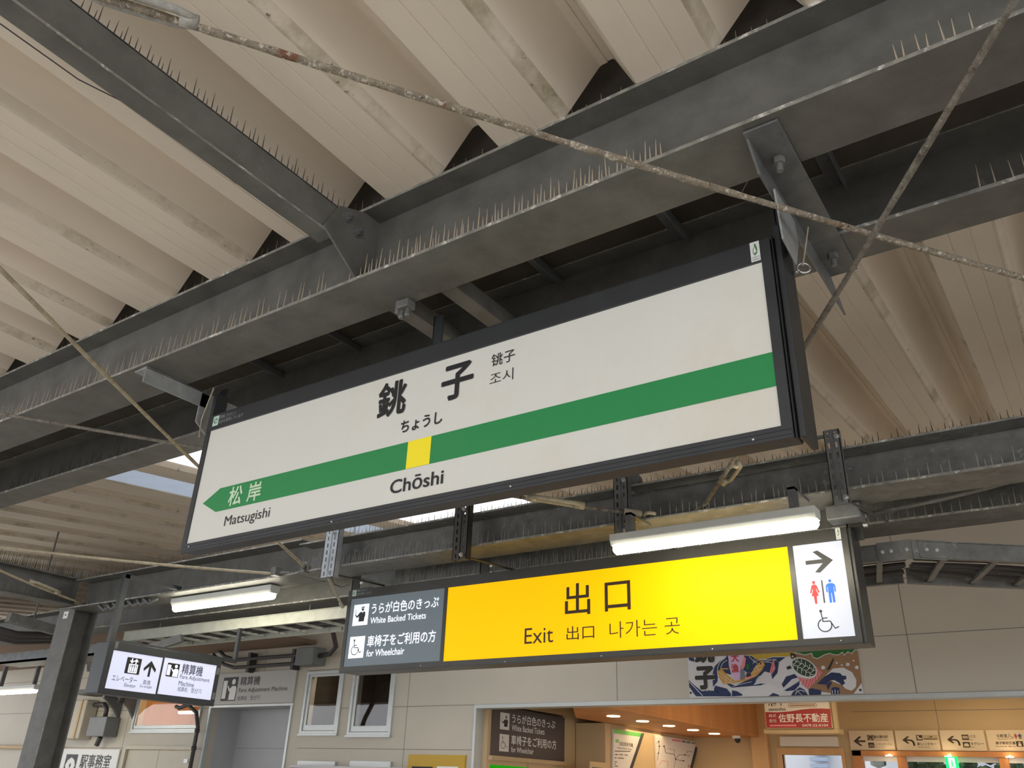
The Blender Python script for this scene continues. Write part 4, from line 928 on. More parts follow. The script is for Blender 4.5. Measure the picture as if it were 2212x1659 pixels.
b = MB(); b.tube([(-19, 8.9, 1.98), (-16.3, 8.9, 1.98)], .035, 10); tag(b.build('wall_pipe', M_plaster), 'cream pipe along the wall at the far left below the window', 'pipe')

# clutter behind the column: dark tray, soffit, cable
b = MB(); b.box(-13.0, -9.6, 5.9, 6.25, 2.92, 2.95); b.box(-13.0, -9.6, 5.9, 5.91, 2.92, 3.06); b.box(-13.0, -9.6, 6.24, 6.25, 2.92, 3.06)
tag(b.build('cable_tray', M_bracket), 'grey cable tray left of the column under the dark beam', 'cable tray')
b = MB(); b.bar(at(18, 1333, X=-10.2), at(120, 1362, X=-10.2), .10, .10); b.tube([at(70, 1348, X=-10.2), at(70, 1348, X=-10.2) + Vector((0, 0, 1.1))], .01, 6); tag(b.build('cable_channel', M_galv), 'grey channel end left of the column under the spiked beam', 'channel')
for k, (y0_, y1_) in enumerate(((1352, 1372), (1362, 1378), (1371, 1384))):
    b = MB(); a_ = at(-30, y0_, X=-10.4 - .1 * k); c_ = at(135, y1_, X=-10.4 - .1 * k); b.tube([a_, a_.lerp(c_, .4) + Vector((0, 0, -.05)), c_], .035, 8)
    tag(b.build('cable', M_conduit, smooth=True), '%s black cable running behind the top of the left column' % ('uppermost', 'middle', 'lowest')[k], 'cable')
b = MB(); b.box(-20, -9.9, 6.3, 8.99, 3.46, 3.52); tag(b.build('soffit_board', mat('brown_soffit', (.20, .13, .085), .8)), 'brown soffit board seen left of the column', 'soffit')
b = MB(); b.tube([(-10.5, 6.6, 3.46), (-10.6, 6.6, 3.1), (-10.8, 6.7, 2.85), (-10.95, 6.7, 2.6), (-11.0, 6.7, 2.45)], .04, 10); tag(b.build('hanging_cable', M_conduit, smooth=True), 'thick black cable drooping just left of the column', 'cable')
b = MB(); b.bar((-9.03, 5.04, 2.60), (-8.0, 5.40, 2.90), .05, .08); tag(b.build('diagonal_brace', M_galv), 'grey diagonal brace between the left column and the hanging elevator sign', 'brace')
for k in range(4):
    pass
b = MB()
for k in range(7): b.tube([(-8.45 + k * .13, 4.66 + .02 * (k % 2), 3.15), (-8.40 + k * .13, 4.70, 3.10), (-8.30 + k * .13, 4.72, 3.15)], .018, 7)
tag(b.build('rope_wrap', M_bracket, smooth=True), 'grey coiled wrapping under the dark beam right of the column', 'wrapping')

# ------------------------------------------------------------------ festival banner on the wall
t = thing('fishing_banner', 'painted fishing festival banner of waves, boat and turtle fixed over the opening', 'banner', (-2.85, YW - .01, 2.56))
fl = Plane('Y', YW - .006)
zx = lambda x, y: (1470 + x / 5.395, 1380 + y / 5.395)
u0 = fl.uv(*zx(96, 450))[0]; u1 = fl.uv(*zx(2100, 350))[0]; v0 = fl.uv(*zx(1100, 666))[1]; v1 = v0 + .62
b = MB(); b.box(u0, u1, YW - .006, YW - .001, v0, v1); b.build('cloth', mat('banner_white', (.62, .61, .62), .8), t)
M_navy = mat('banner_navy', (.018, .032, .095), .7); M_bbrown = mat('banner_brown', (.30, .17, .085), .7); M_bgreen = mat('banner_green', (.02, .13, .02), .7); M_boch = mat('banner_ochre', (.50, .34, .03), .7)
M_bpink = mat('banner_pink', (.72, .24, .26), .7); M_blilac = mat('banner_lilac', (.62, .42, .60), .7); M_bstraw = mat('banner_straw', (.55, .30, .06), .7); M_bwhite = mat('banner_line', (.66, .65, .66), .8); M_bred = mat('banner_red', (.45, .03, .03), .7); M_bdk = mat('banner_black', (.03, .026, .02), .7); M_shell = mat('banner_shell', (.03, .06, .025), .7)
def zq(x, y, lift):
    u, v = fl.uv(*zx(x, y)); return fl.pt(min(max(u, u0), u1), min(max(v, v0), v1), lift)
def layer(name, m_, polys, lift, strokes=(), label=None):
    b = MB()
    for pp in polys: b.poly([zq(x, y, lift) for x, y in pp])
    for pts, w_ in strokes:
        for a, c in zip(pts[:-1], pts[1:]):
            dx, dy = c[0] - a[0], c[1] - a[1]; l = math.hypot(dx, dy) or 1; nx, ny = -dy / l * w_ / 2, dx / l * w_ / 2
            b.poly([zq(a[0] + nx, a[1] + ny, lift), zq(c[0] + nx, c[1] + ny, lift), zq(c[0] - nx, c[1] - ny, lift), zq(a[0] - nx, a[1] - ny, lift)])
    return b.build(name, m_, t, label=label, tri=True)
def arcp(x, y, rx, ry, a0, a1, n=12): return [(x + rx * math.cos(math.radians(a0 + (a1 - a0) * k / n)), y + ry * math.sin(math.radians(a0 + (a1 - a0) * k / n))) for k in range(n + 1)]
ZT = -60
layer('brown_ground', M_bbrown, [[(1290, 190), (1290, ZT), (2090, ZT), (2140, 670), (1880, 670), (1500, 600), (1400, 420)]], .0006, label='brown ground')
layer('green_cloud', M_bgreen, [[(1330, 165), (1390, 105), (1400, ZT), (2066, ZT), (2068, 125), (2030, 125), (1995, 170), (1950, 145), (1905, 190), (1890, 150), (1840, 185), (1780, 180), (1740, 165), (1680, 180), (1600, 225), (1545, 215), (1530, 165), (1450, 185), (1370, 165)]], .0010, label='green foliage')
layer('ochre_sky', M_boch, [[(740, 190), (750, ZT), (1390, ZT), (1385, 108), (1330, 160), (1280, 205), (1080, 205), (1000, 230), (890, 240), (830, 195)]], .0010, label='ochre sky')
layer('white_foam', M_bwhite, [[(1090, 480), (1120, 330), (1200, 220), (1300, 215), (1330, 330), (1380, 440), (1280, 520)], [(1690, 430), (1780, 345), (1900, 335), (2000, 390), (2050, 480), (2045, 560), (1995, 605), (1920, 580), (1890, 540), (1700, 470)]] + [arcp(x, y, r, r * .95, 0, 360, 14)[:-1] for x, y, r in ((1662, 335, 24), (1950, 298, 22), (2055, 333, 22), (1820, 280, 12), (1880, 307, 11), (2017, 254, 11), (975, 160, 20))], .0014,
      [([(1330, 165), (1370, 168), (1450, 190), (1530, 168), (1545, 218), (1600, 230), (1680, 184), (1740, 168), (1780, 184), (1840, 189), (1890, 154), (1905, 194), (1950, 149), (1995, 174), (2030, 128), (2068, 128)], 8), ([(1330, 165), (1390, 105)], 7)])
layer('navy_waves', M_navy, [[(85, 185), (150, 190), (165, 270), (100, 250)], [(95, 480), (160, 540), (250, 610), (330, 600), (430, 610), (470, 670), (180, 670), (100, 560)], [(370, 425), (400, 320), (460, 260), (540, 205), (480, 130), (380, 130), (440, 30), (560, 30), (560, 300), (590, 420), (440, 370), (430, 500), (380, 560)], [(405, 545), (540, 580), (590, 640), (590, 672), (470, 670), (430, 620), (385, 600)],
      [(740, 195), (830, 200), (880, 240), (950, 248), (1080, 215), (1225, 215), (1150, 270), (1130, 400), (1070, 470), (1055, 400), (980, 380), (900, 470), (850, 540), (940, 520), (1080, 530), (700, 560), (600, 570), (500, 500), (640, 545), (840, 450), (700, 330)], [(1180, 530), (1230, 440), (1330, 408), (1370, 450), (1300, 470), (1250, 520), (1200, 570)], [(1210, 600), (1280, 560), (1390, 490), (1385, 540), (1330, 600), (1240, 610)], [(1290, 670), (1310, 620), (1390, 565), (1440, 590), (1490, 670)], [(1490, 590), (1530, 575), (1640, 600), (1640, 655), (1500, 660)],
      [(1590, 525), (1680, 440), (1760, 390), (1860, 400), (1890, 430), (1930, 430), (1935, 470), (1900, 480), (1920, 520), (1880, 545), (1860, 520), (1790, 480), (1740, 490), (1700, 535)], [(1760, 575), (1790, 560), (1850, 570), (1860, 655), (1755, 655)], [(1030, 672), (1080, 630), (1140, 650), (1155, 672)], [(600, 600), (660, 610), (740, 660), (600, 672)], [(1700, 540), (1740, 500), (1770, 500), (1720, 600)]], .0020, label='navy wave shapes')
st_ = [(arcp(950, 520, 70, 90, 180, 300), 7), (arcp(950, 520, 40, 70, 180, 320), 6), (arcp(1000, 330, 110, 60, 190, 330), 6), (arcp(1040, 330, 130, 90, 200, 330), 6), (arcp(1000, 300, 160, 60, 190, 340), 5), (arcp(560, 360, 90, 110, 150, 260), 6), (arcp(560, 380, 130, 160, 150, 255), 6), ([(600, 560), (700, 530), (830, 500)], 5), (arcp(330, 600, 60, 20, 180, 360), 6), ([(250, 560), (270, 610)], 6), ([(300, 570), (315, 615)], 6), ([(345, 570), (350, 610)], 6), ([(400, 160), (500, 230)], 6), ([(430, 130), (520, 190)], 6), ([(800, 205), (870, 280)], 6), ([(850, 240), (900, 290)], 5), (arcp(1400, 660, 60, 60, 190, 320), 8), ([(1350, 600), (1420, 670)], 7), ([(1770, 600), (1775, 655)], 7), ([(1800, 590), (1805, 655)], 7), ([(1835, 600), (1838, 650)], 7), ([(100, 500), (200, 600), (260, 665)], 8), ([(110, 330), (150, 380), (130, 440)], 10), ([(215, 300), (240, 320)], 9), ([(420, 520), (540, 560)], 6), ([(1000, 260), (1120, 235)], 6)]
layer('wave_lines', M_bwhite, [], .0028, st_, 'white wave lines')
layer('foam_heads', M_bwhite, [[(720, 672), (735, 610), (770, 570), (830, 548), (890, 550), (920, 560), (960, 530), (1040, 522), (1110, 545), (1130, 580), (1180, 560), (1210, 590), (1180, 640), (1150, 655), (1140, 650), (1080, 630), (1030, 660), (1020, 672)]], .0026, label='white foam heads')
layer('straw_boat', M_bstraw, [[(430, 380), (480, 350), (545, 420), (640, 490), (800, 440), (880, 310), (950, 255), (985, 300), (950, 370), (880, 440), (760, 490), (620, 520), (500, 530), (450, 450)]], .0034, [([(470, 350), (560, 350)], 14), ([(930, 250), (935, 300)], 10)], 'straw boat')
layer('boat_weave', M_bwhite, [], .0040, [([(440, 420), (560, 500)], 4), ([(455, 390), (600, 500)], 4), ([(520, 520), (640, 500)], 4), ([(540, 430), (520, 520)], 4), ([(600, 460), (570, 520)], 4), ([(850, 350), (950, 300)], 4), ([(820, 400), (940, 350)], 4), ([(880, 310), (920, 380)], 4), ([(760, 470), (870, 420)], 4)])
layer('boat_flag', M_bpink, [[(700, 300), (740, 200), (765, 230), (750, 330), (720, 360)]], .0044)
layer('boat_figure', M_bpink, [[(750, 460), (770, 400), (810, 390), (830, 450), (800, 470)]], .0044)
layer('boat_figure', M_bdk, [[(760, 440), (775, 400), (810, 395), (828, 430), (790, 445)]], .0050)
layer('boat_net', mat('banner_grey', (.16, .18, .22), .7), [[(690, 470), (700, 350), (745, 360), (750, 450), (735, 480)]], .0050)
layer('boat_green', M_bgreen, [[(760, 300), (800, 290), (810, 350), (775, 365)], ], .0050)
layer('lilac_streamer', M_blilac, [[(548, 150), (548, ZT), (752, ZT), (750, 150), (735, 235), (700, 340), (695, 470), (650, 492), (600, 420), (570, 300)]], .0054, label='lilac streamer')
for s_, r_ in (('大', ((592, 235), (630, 272), (682, 235), (630, 165))), ('漁', ((595, 345), (630, 395), (682, 345), (630, 292)))):
    text(s_, fl, fl.rect4(*[zx(*q) for q in r_]), M_bred, t, .03, .0060, 'brush_lettering')
layer('bream_tail', M_bpink, [[(1360, 440), (1480, 470), (1560, 440), (1570, 310), (1655, 395), (1580, 490), (1490, 590), (1430, 540)]], .0034, label='pink fish tail')
layer('bream_fin', M_bpink, [[(1040, 390), (1085, 225), (1105, 350), (1060, 420)]], .0034)
layer('bream_rays', M_bred, [], .0040, [([(1400, 470), (1385, 500)], 6), ([(1440, 480), (1420, 540)], 6), ([(1480, 480), (1450, 560)], 6), ([(1520, 470), (1480, 580)], 6), ([(1550, 460), (1520, 550)], 6), ([(1575, 430), (1570, 500)], 6), ([(1590, 380), (1610, 450)], 6), ([(1590, 340), (1640, 410)], 6), ([(1060, 390), (1085, 280)], 6)])
rot = lambda x, y, a=math.radians(28): (1440 + x * math.cos(a) - y * math.sin(a), 335 + x * math.sin(a) + y * math.cos(a))
layer('turtle_rim', M_bwhite, [[rot(x, y) for x, y in arcp(0, 8, 168, 108, 0, 360, 24)[:-1]]], .0046)
layer('turtle_shell', M_shell, [[rot(x, y) for x, y in arcp(0, 0, 150, 88, 0, 360, 24)[:-1]]], .0052, label='dark green turtle shell')
g_ = []
for k in range(-2, 3): g_.append(([rot(k * 55 - 14, -70), rot(k * 55 + 6, -20), rot(k * 55 - 14, 20), rot(k * 55 + 6, 75)], 7))
for yy in (-28, 26): g_.append(([rot(x, yy + (10 if (i % 2) else -8)) for i, x in enumerate(range(-145, 150, 28))], 7))
layer('shell_lines', M_bwhite, [], .0058, g_)
layer('turtle_head', M_bdk, [[(1280, 165), (1320, 170), (1360, 205), (1320, 215), (1300, 240), (1284, 210)], [(1235, 330), (1280, 310), (1300, 345), (1245, 360)]], .0050)
layer('turtle_eye', M_bwhite, [arcp(1308, 205, 12, 10, 0, 360, 10)[:-1]], .0056)
layer('horn', M_bdk, [[(1700, 370), (1780, 220), (1788, 245), (1745, 350)]], .0016)
for s_, r_ in (('子', ((170, 455), (290, 592), (412, 455), (280, 318))), ('銚', ((160, 160), (250, 282), (395, 160), (280, 30)))):
    pl_r = fl.rect4(*[zx(*q) for q in r_])
    text(s_, fl, pl_r, M_bwhite, t, .085, .0060, 'brush_outline'); text(s_, fl, pl_r, M_bdk, t, .055, .0066, 'brush_lettering')
layer('corner_patch', M_bwhite, [[(2020, 640), (2112, 515), (2140, 672)]], .0056)
layer('corner_patch', M_bwhite, [[(96, 600), (190, 672), (96, 672)]], .0056)
for q in ((2098, 597), (122, 630)):
    p = zq(q[0], q[1], .008); b = MB(); b.ball(p, .012, 8); b.build('eyelet', M_bdk, t)

# ------------------------------------------------------------------ the concourse seen through the opening
b = MB(); b.box(-7.2, 6, 9.16, 16, 3.3, 3.36); struct(b.build('ceiling_concourse', M_plaster))
YF = 14.5
XS = -6.7
b = MB(); b.box(-6.86, XS, 9.16, 9.24, 0, 3.3); b.box(-6.86, XS, 9.24, 11.0, 0, 1.94); b.box(-6.86, XS, 9.24, 11.0, 2.58, 3.3); b.box(-6.86, XS, 11.0, YF, 0, 3.3); b.box(-6.9, -6.86, 9.16, 11.1, 0, 3.3)
struct(b.build('wall_ticket_side', M_plaster))
# lower ticket window: ledge, green strip and panes
t = thing('ticket_window', 'ticket office window with a green strip under the brown notice sign', 'window', (XS, 10.1, 1.0))
b = MB(); b.box(-6.80, -6.64, 9.2, 11.1, 1.915, 1.965); b.build('head_rail', M_plaster, t)
b = MB(); b.box(-6.86, -6.70, 9.24, 10.1, 1.80, 1.86); b.build('green_strip', mat('lit_green_strip', (.05, .6, .03), .4, emit=(.05, .8, .03), es=.5), t)
b = MB(); b.box(-6.72, -6.68, 10.10, 10.16, 1.2, 1.92); b.box(-6.72, -6.68, 11.02, 11.09, 1.2, 1.92); b.build('mullion', M_plaster, t)
# brown notice sign above it, facing +X
xs = Plane('X', XS + .02)
t = thing('notice_sign', 'dark brown sign about tickets and wheelchairs inside the opening, repeating the grey panel', 'sign', (XS, 10.1, 1.95))
b = MB(); b.box(XS - .01, XS + .02, 9.235, 11.015, 1.966, 2.548); b.build('sign_board', mat('brown_board', (.085, .065, .06), .5), t)
zi = lambda x, y: (1020 + x / 6.9125, 1500 + y / 6.9125)
IT = lambda s_, L_, B_, R_, T_, bold=0.: text(s_, xs, xs.rect4(zi(*L_), zi(*B_), zi(*R_), zi(*T_)), M_white, t, bold, .002)
IT('うらが白色のきっぷ', (592, 400), (620, 430), (1238, 440), (1215, 385), .012)
IT('White Backed Tickets', (588, 505), (620, 545), (1078, 570), (1010, 508), .008)
IT('車椅子をご利用の方', (580, 690), (615, 755), (1255, 760), (1225, 682), .012)
IT('for Wheelchair', (580, 830), (600, 865), (915, 850), (740, 795), .008)
sq, r = quad(xs, (zi(420, 268), zi(412, 520), zi(560, 284), zi(550, 533)), M_paper, t, 'symbol_tile', .0012, 'cream tile with an officer'); p = Pic(xs, inset(r, .14, .84, .18, .88), .002); officer(p); p.build('pictogram', M_black, sq)
sq, r = quad(xs, (zi(408, 588), zi(402, 848), zi(550, 603), zi(543, 858)), M_paper, t, 'symbol_tile', .0012, 'cream tile with a wheelchair'); p = Pic(xs, inset(r, .16, .84, .14, .86), .002); wheelchair(p); p.build('pictogram', M_black, sq)
# wooden soffit with downlights over the machines
b = MB(); b.prism([(-6.19, 10.5, 2.5), (-5.46, 9.2, 2.5), (-5.0, 9.2, 2.5), (-5.0, YF - .01, 2.5), (-6.19, YF - .01, 2.5)], (0, 0, .04)); b.box(-5.03, -5.0, 9.2, YF - .01, 2.541, 3.29)
tag(b.build('wooden_soffit', M_wood), 'orange wooden soffit with a row of downlights inside the opening', 'soffit')
for i, (px, py) in enumerate(((1325, 1547), (1388, 1558), (1445, 1568), (1497, 1577), (1543, 1585))):
    p = at(px, py, Z=2.497)
    b = MB(); b.tube([p + Vector((0, 0, .004)), p + Vector((0, 0, -.006))], .085, 20)
    tag(b.build('downlight', M_down), '%s glowing round downlight in the wooden soffit, counted from the left' % ('first', 'second', 'third', 'fourth', 'fifth')[i], 'downlight', 'downlights in the wooden soffit')
# machine wall and poster cases at X = -6.2
XP = -6.2
b = MB(); b.box(-6.69, XP, 11.35, YF, 0, 2.5); struct(b.build('wall_machines', M_plaster))
b = MB(); p0 = at(1272, 1648, X=XP); p1 = at(1310, 1655, X=XP); b.box(XP, XP + .02, p0.y, p1.y, 1.4, p0.z + .02); b.box(XP + .02, XP + .024, p0.y + .06, p1.y - .06, 1.4, p0.z - .05, 1)
tag(b.build('machine_hood', [M_plaster, M_conduit]), 'small dark recess of a ticket machine at the bottom of the machine wall', 'machine')
xp = Plane('X', XP + .034)
zp = lambda x, y: (1300 + x / 6.144, 1500 + y / 6.144)
def poster(label, c, top_green):
    us = [xp.uv(*zp(*q)) for q in c]   # TL, BL, TR, BR
    t = thing('poster', label, 'poster', xp.pt(us[1][0], us[1][1]))
    b = MB(); b.prism([xp.pt(u, v) for u, v in (us[1], us[3], us[2], us[0])], (-.03, 0, 0)); b.build('sheet', M_paper, t)
    e = .04
    b = MB(); b.prism([xp.pt(us[2][0], us[2][1]), xp.pt(us[2][0] + e, us[2][1]), xp.pt(us[3][0] + e, us[3][1]), xp.pt(us[3][0], us[3][1])], (.03, 0, 0)); b.build('case_edge', M_dkprint, t)
    return t, us
t, us = poster('seat ticket poster with a green header on the machine wall', ((158, 455), (150, 977), (527, 515), (370, 977)), True)
f2 = lambda x, y: xp.uv(*zp(x, y))
b = MB(); b.poly([xp.pt(*f2(*q), .001) for q in ((158, 457), (154, 515), (507, 563), (527, 517))]); b.build('green_header', M_lime, t, label='green header band')
b = MB(); b.poly([xp.pt(*f2(x, y), .002) for x, y in arcp(204, 617, 22, 24, 0, 360, 16)[:-1]]); b.build('green_emblem', M_lime, t)
text('指定席券売機', xp, (f2(232, 650)[0], f2(412, 660)[0], f2(320, 690)[1], f2(320, 635)[1]), M_dkprint, t, .0, .002); text('Reserved Seat Tickets', xp, (f2(210, 700)[0], f2(395, 710)[0], f2(300, 728)[1], f2(300, 706)[1]), M_dkprint, t, 0, .002)
b = MB()
for (xa, xb, y) in ((168, 378, 752), (172, 215, 797), (230, 280, 797), (300, 345, 803), (168, 195, 840), (212, 290, 845), (168, 200, 892), (168, 185, 920), (168, 215, 950)):
    b.poly([xp.pt(*f2(x, yy), .002) for x, yy in ((xa, y - 5), (xa, y + 5), (xb, y + 9), (xb, y - 1))])
b.build('small_print', M_dkprint, t)
t, us = poster('railway fare map poster on the machine wall', ((712, 535), (735, 977), (1258, 630), (1172, 977)), False)
b = MB()
def fline(pts, w_, m=b):
    for a, c in zip(pts[:-1], pts[1:]):
        dx, dy = c[0] - a[0], c[1] - a[1]; l = math.hypot(dx, dy) or 1; nx, ny = -dy / l * w_ / 2, dx / l * w_ / 2
        m.poly([xp.pt(*f2(a[0] + nx, a[1] + ny), .002), xp.pt(*f2(c[0] + nx, c[1] + ny), .002), xp.pt(*f2(c[0] - nx, c[1] - ny), .002), xp.pt(*f2(a[0] - nx, a[1] - ny), .002)])
fline([(725, 650), (755, 625), (765, 690), (750, 780), (738, 880)], 4); fline([(810, 690), (830, 685), (845, 775), (960, 795), (980, 860), (1010, 870), (1100, 885)], 6); fline([(980, 860), (1025, 800), (1170, 815)], 5); fline([(1125, 790), (1135, 755), (1200, 765)], 5); fline([(865, 720), (965, 735), (955, 790)], 3); fline([(980, 870), (955, 970)], 4)
for q in ((755, 625), (763, 688), (750, 780), (825, 688), (980, 860), (1100, 800), (1080, 882)): b.poly([xp.pt(*f2(x, y), .0025) for x, y in arcp(q[0], q[1], 10, 10, 0, 360, 10)[:-1]])
b.build('map_lines', M_dkprint, t)
text('運賃表', xp, (f2(1050, 640)[0], f2(1245, 640)[0], f2(1150, 650)[1], f2(1150, 622)[1]), M_dkprint, t, .01, .002)
b = MB(); fline([(740, 970), (790, 880), (880, 890), (870, 970)], 6, b); fline([(1140, 960), (1165, 945)], 26, b); fline([(935, 605), (1045, 620)], 26, b); b.build('red_map_lines', M_bpink, t)
t = thing('security_camera', 'white dome security camera under the right end of the wooden soffit', 'camera', at(1592, 1588, Z=2.46))
p = at(1590, 1587, Y=14.1); b = MB(); b.tube([(p.x, p.y, 2.5), (p.x, p.y, 2.46)], .07, 14); b.build('base', M_white, t); b = MB(); b.ball((p.x + .02, p.y, 2.44), .05, 10); b.build('lens_dome', M_black, t)

# far wall of the concourse
b = MB()
q = lambda px, py: at(px, py, Y=YF)
wl = q(1690, 1630); wr = q(1818, 1630); dl = q(1842, 1622)
HW = (wl.x, wr.x, 1.0, wl.z); HE = (dl.x + .06, 3.5, 0, dl.z - .02)
for r in rects(-6.7, 5, 0, 3.3, [HW, HE]): b.box(r[0], r[1], YF, YF + .12, r[2], r[3])
zs_ = q(2000, 1535).z
b.box(-3.5, 5, YF - .0015, YF + .01, zs_ - .004, zs_ + .004, 1)
xs_ = q(2028, 1570).x; b.box(xs_ - .004, xs_ + .004, YF - .0015, YF + .01, dl.z, 3.3, 1)
struct(b.build('wall_far', [M_plaster, M_seam]))
b = MB(); b.box(q(1632, 1590).x - .05, q(1660, 1590).x, YF - .10, YF - .001, 0, 3.3); tag(b.build('wooden_pilaster', M_woodlight), 'tall brown wooden pilaster left of the red estate sign', 'pilaster')
b = MB()
for r in rects(HW[0] - .08, HW[1] + .05, .9, HW[3] + .10, [HW]): b.box(r[0], r[1], YF - .03, YF + .05, r[2], r[3])
wn = b.build('window_5', M_woodlight); struct(wn)
b = MB(); b.box(HW[0] + .02, HW[1] - .02, YF - .12, YF - .001, HW[3] + .12, HW[3] + .26); tag(b.build('roll_blind', M_paper), 'cream roller blind box above the bright far window', 'blind')
# outdoor view behind far window and doors: louvre building, greenery, street things
b = MB(); b.box(-9, 6, 19, 19.2, 0, 7); tag(b.build('office_block', mat('pale_building', (.62, .66, .72), .7)), 'pale building seen through the far window', 'building')
t = thing('louvre', 'white louvre strip outside the far window', 'louvre', (-5.1, 18.9, 0))
pc = at(1770, 1640, Y=18.8)
for k in range(9):
    b = MB(); b.box(pc.x - .17, pc.x + .17, 18.7, 18.9, 2.2 + k * .12, 2.27 + k * .12); b.build('slat', mat('slat_blue', (.35, .45, .6), .5) if k == 0 else MATS['slat_blue'], t)
rn = random.Random(5)
b = MB()
for k in range(160):
    c = Vector((rn.uniform(-4.1, -1.4), rn.uniform(17.2, 17.9), rn.uniform(.6, 2.75)))
    b.ball(c, rn.uniform(.08, .17), 6, sq=(1, 1, .8))
tag(b.build('shrub', mat('leaf_green', (.05, .09, .035), .8, 0, .5, 8)), 'dark green bushes outside the glass doors', 'shrub', kind='stuff')
b = MB(); b.box(-1.35, -1.0, 16.9, 17.0, 1.2, 2.5); tag(b.build('street_banner', mat('pink_cloth', (.8, .25, .42), .6)), 'pink banner outside the glass doors', 'banner')
b = MB(); b.box(-.95, .4, 17.2, 17.4, .5, 2.6); tag(b.build('parked_van', mat('blue_paint', (.08, .22, .6), .4), bevel=.08), 'blue vehicle outside the glass doors at the right edge', 'vehicle')
# door frame (timber) and panes
dr = bpy.data.objects.new('door_2', None); C.objects.link(dr); dr.location = (-1.5, YF, 0); dr['kind'] = 'structure'
ztop = dl.z
b = MB(); b.box(dl.x, 3.5, YF - .06, YF + .10, ztop - .07, ztop); b.box(dl.x, dl.x + .13, YF - .06, YF + .10, 0, ztop); b.build('door_frame', M_wood, dr)
for px in (1948, 2168):
    x = q(px, 1640).x; b = MB(); b.box(x - .06, x + .06, YF - .04, YF + .08, 0, ztop - .05); b.build('door_post', M_wood, dr)
b = MB(); b.box(dl.x + .1, 3.5, YF + .02, YF + .06, ztop - .14, ztop - .07); b.build('head_rail', M_white, dr)
b = MB(); b.box(dl.x + .1, 3.5, YF + .035, YF + .042, 0, ztop - .13); b.build('pane', M_glass, dr)
for i, px in enumerate((1920, 2048, 2180)):
    p = at(px, 1629.5, Y=YF - .15); b = MB(); b.tube([(p.x, YF - .16, ztop - .065), (p.x, YF - .16, ztop - .075)], .05, 14)
    b.tube([(p.x, YF - .16, ztop - .06), (p.x, YF - .06, ztop - .06)], .012, 6)
    tag(b.build('downlight', M_down), '%s small downlight above the glass doors, counted from the left' % ('first', 'second', 'third')[i], 'downlight', 'downlights above the doors')
# exit light
t = thing('exit_light', 'green emergency exit light with a running figure above the glass doors', 'sign', q(2053, 1659))
ye = Plane('Y', YF - .2)
r = (ye.uv(2042, 1645)[0], ye.uv(2068, 1645)[0], ye.uv(2055, 1668)[1], ye.uv(2055, 1634)[1])
b = MB(); b.box(r[0], r[1], YF - .2, YF - .12, r[2], r[3]); b.build('light_body', mat('exit_green', (.0, .45, .12), .4, emit=(.0, .8, .22), es=1.0), t)
b = MB(); b.tube([((r[0] + r[1]) / 2, YF - .16, r[3]), ((r[0] + r[1]) / 2, YF - .16, ztop - .03)], .01, 6); b.build('stem', M_white, t)
p = Pic(ye, inset(r, .26, .80, .05, .92), .001); p.rect(0, 0, 1, 1); dd_ = p.build('lit_doorway', mat('exit_white', (.8, .9, .8), .4, emit=(.8, 1, .85), es=1.0), t)
p = Pic(ye, inset(r, .26, .80, .05, .92), .002); p.disc(.55, .80, .10, .07); p.poly([(.40, .70), (.65, .72), (.62, .48), (.85, .30), (.78, .24), (.50, .42), (.42, .20), (.15, .12), (.14, .2), (.34, .28), (.42, .52)]); p.build('running_figure', MATS['exit_green'], dd_)
# direction boards above the doors
dp = Plane('Y', YF - .03)
zd = lambda x, y: (1820 + x / 5.643, 1540 + y / 5.643)
M_cream = mat('cream_board', (.66, .54, .38), .5)
def dboard(label, xa, xb):
    c = [dp.uv(*zd(*q)) for q in ((xa + 8, 232), (xa + 8, 455), (xb, 232), (xb, 455))]
    t = thing('direction_board', label, 'sign', dp.pt(c[1][0], c[1][1])); b = MB(); zt_ = ztop + .29
    b.box(c[1][0], c[3][0] - .015, YF - .03, YF - .001, ztop + .01, zt_); b.build('board', M_cream, t, bevel=.003); return t
DT = lambda t, s_, L_, B_, R_, T_, bold=.01: text(s_, dp, dp.rect4(zd(*L_), zd(*B_), zd(*R_), zd(*T_)), M_brownprint, t, bold, .002)
def dtile(t, x0, y0, x1, y1, draw=None, m_=None):
    a = dp.uv(*zd(x0, y1)); c = dp.uv(*zd(x1, y0)); p = Pic(dp, (a[0], c[0], a[1], c[1]), .002); p.rect(0, 0, 1, 1); o = p.build('symbol_tile', M_brownprint, t)
    p = Pic(dp, (a[0], c[0], a[1], c[1]), .003); draw(p); p.build('pictogram', M_cream, o)
def darrow(t, x0, y0, x1, y1, fn):
    a = dp.uv(*zd(x0, y1)); c = dp.uv(*zd(x1, y0)); p = Pic(dp, (a[0], c[0], a[1], c[1]), .002); fn(p); p.build('arrow', M_brownprint, t)
t = dboard('first cream direction board above the glass doors, straight arrow pointing left', 95, 660)
darrow(t, 142, 285, 272, 405, arrow_left); dtile(t, 306, 270, 372, 335, lambda p: (p.arc(.5, .5, .40, 0, 2 * PI, .07), p.arc(.5, .62, .16, -1.2, 3.3, .10), p.line([(.5, .46), (.5, .34)], .10), p.disc(.5, .24, .06)))
DT(t, '観光案内所', (380, 300), (450, 312), (555, 300), (450, 272)); DT(t, 'Tourist Information', (385, 328), (450, 337), (560, 328), (450, 322), .0); dtile(t, 320, 362, 382, 425, lambda p: (p.arc(.28, .36, .16, 0, 2 * PI, .06), p.arc(.72, .36, .16, 0, 2 * PI, .06), p.line([(.28, .36), (.45, .66), (.62, .66), (.72, .36)], .06)))
DT(t, 'レンタルサイクル', (392, 380), (450, 398), (602, 380), (450, 365), .0); DT(t, 'Rental Cycle', (395, 415), (450, 424), (520, 415), (450, 410), .0)
t = dboard('second cream direction board above the glass doors, bent arrow and rental car note', 662, 1210)
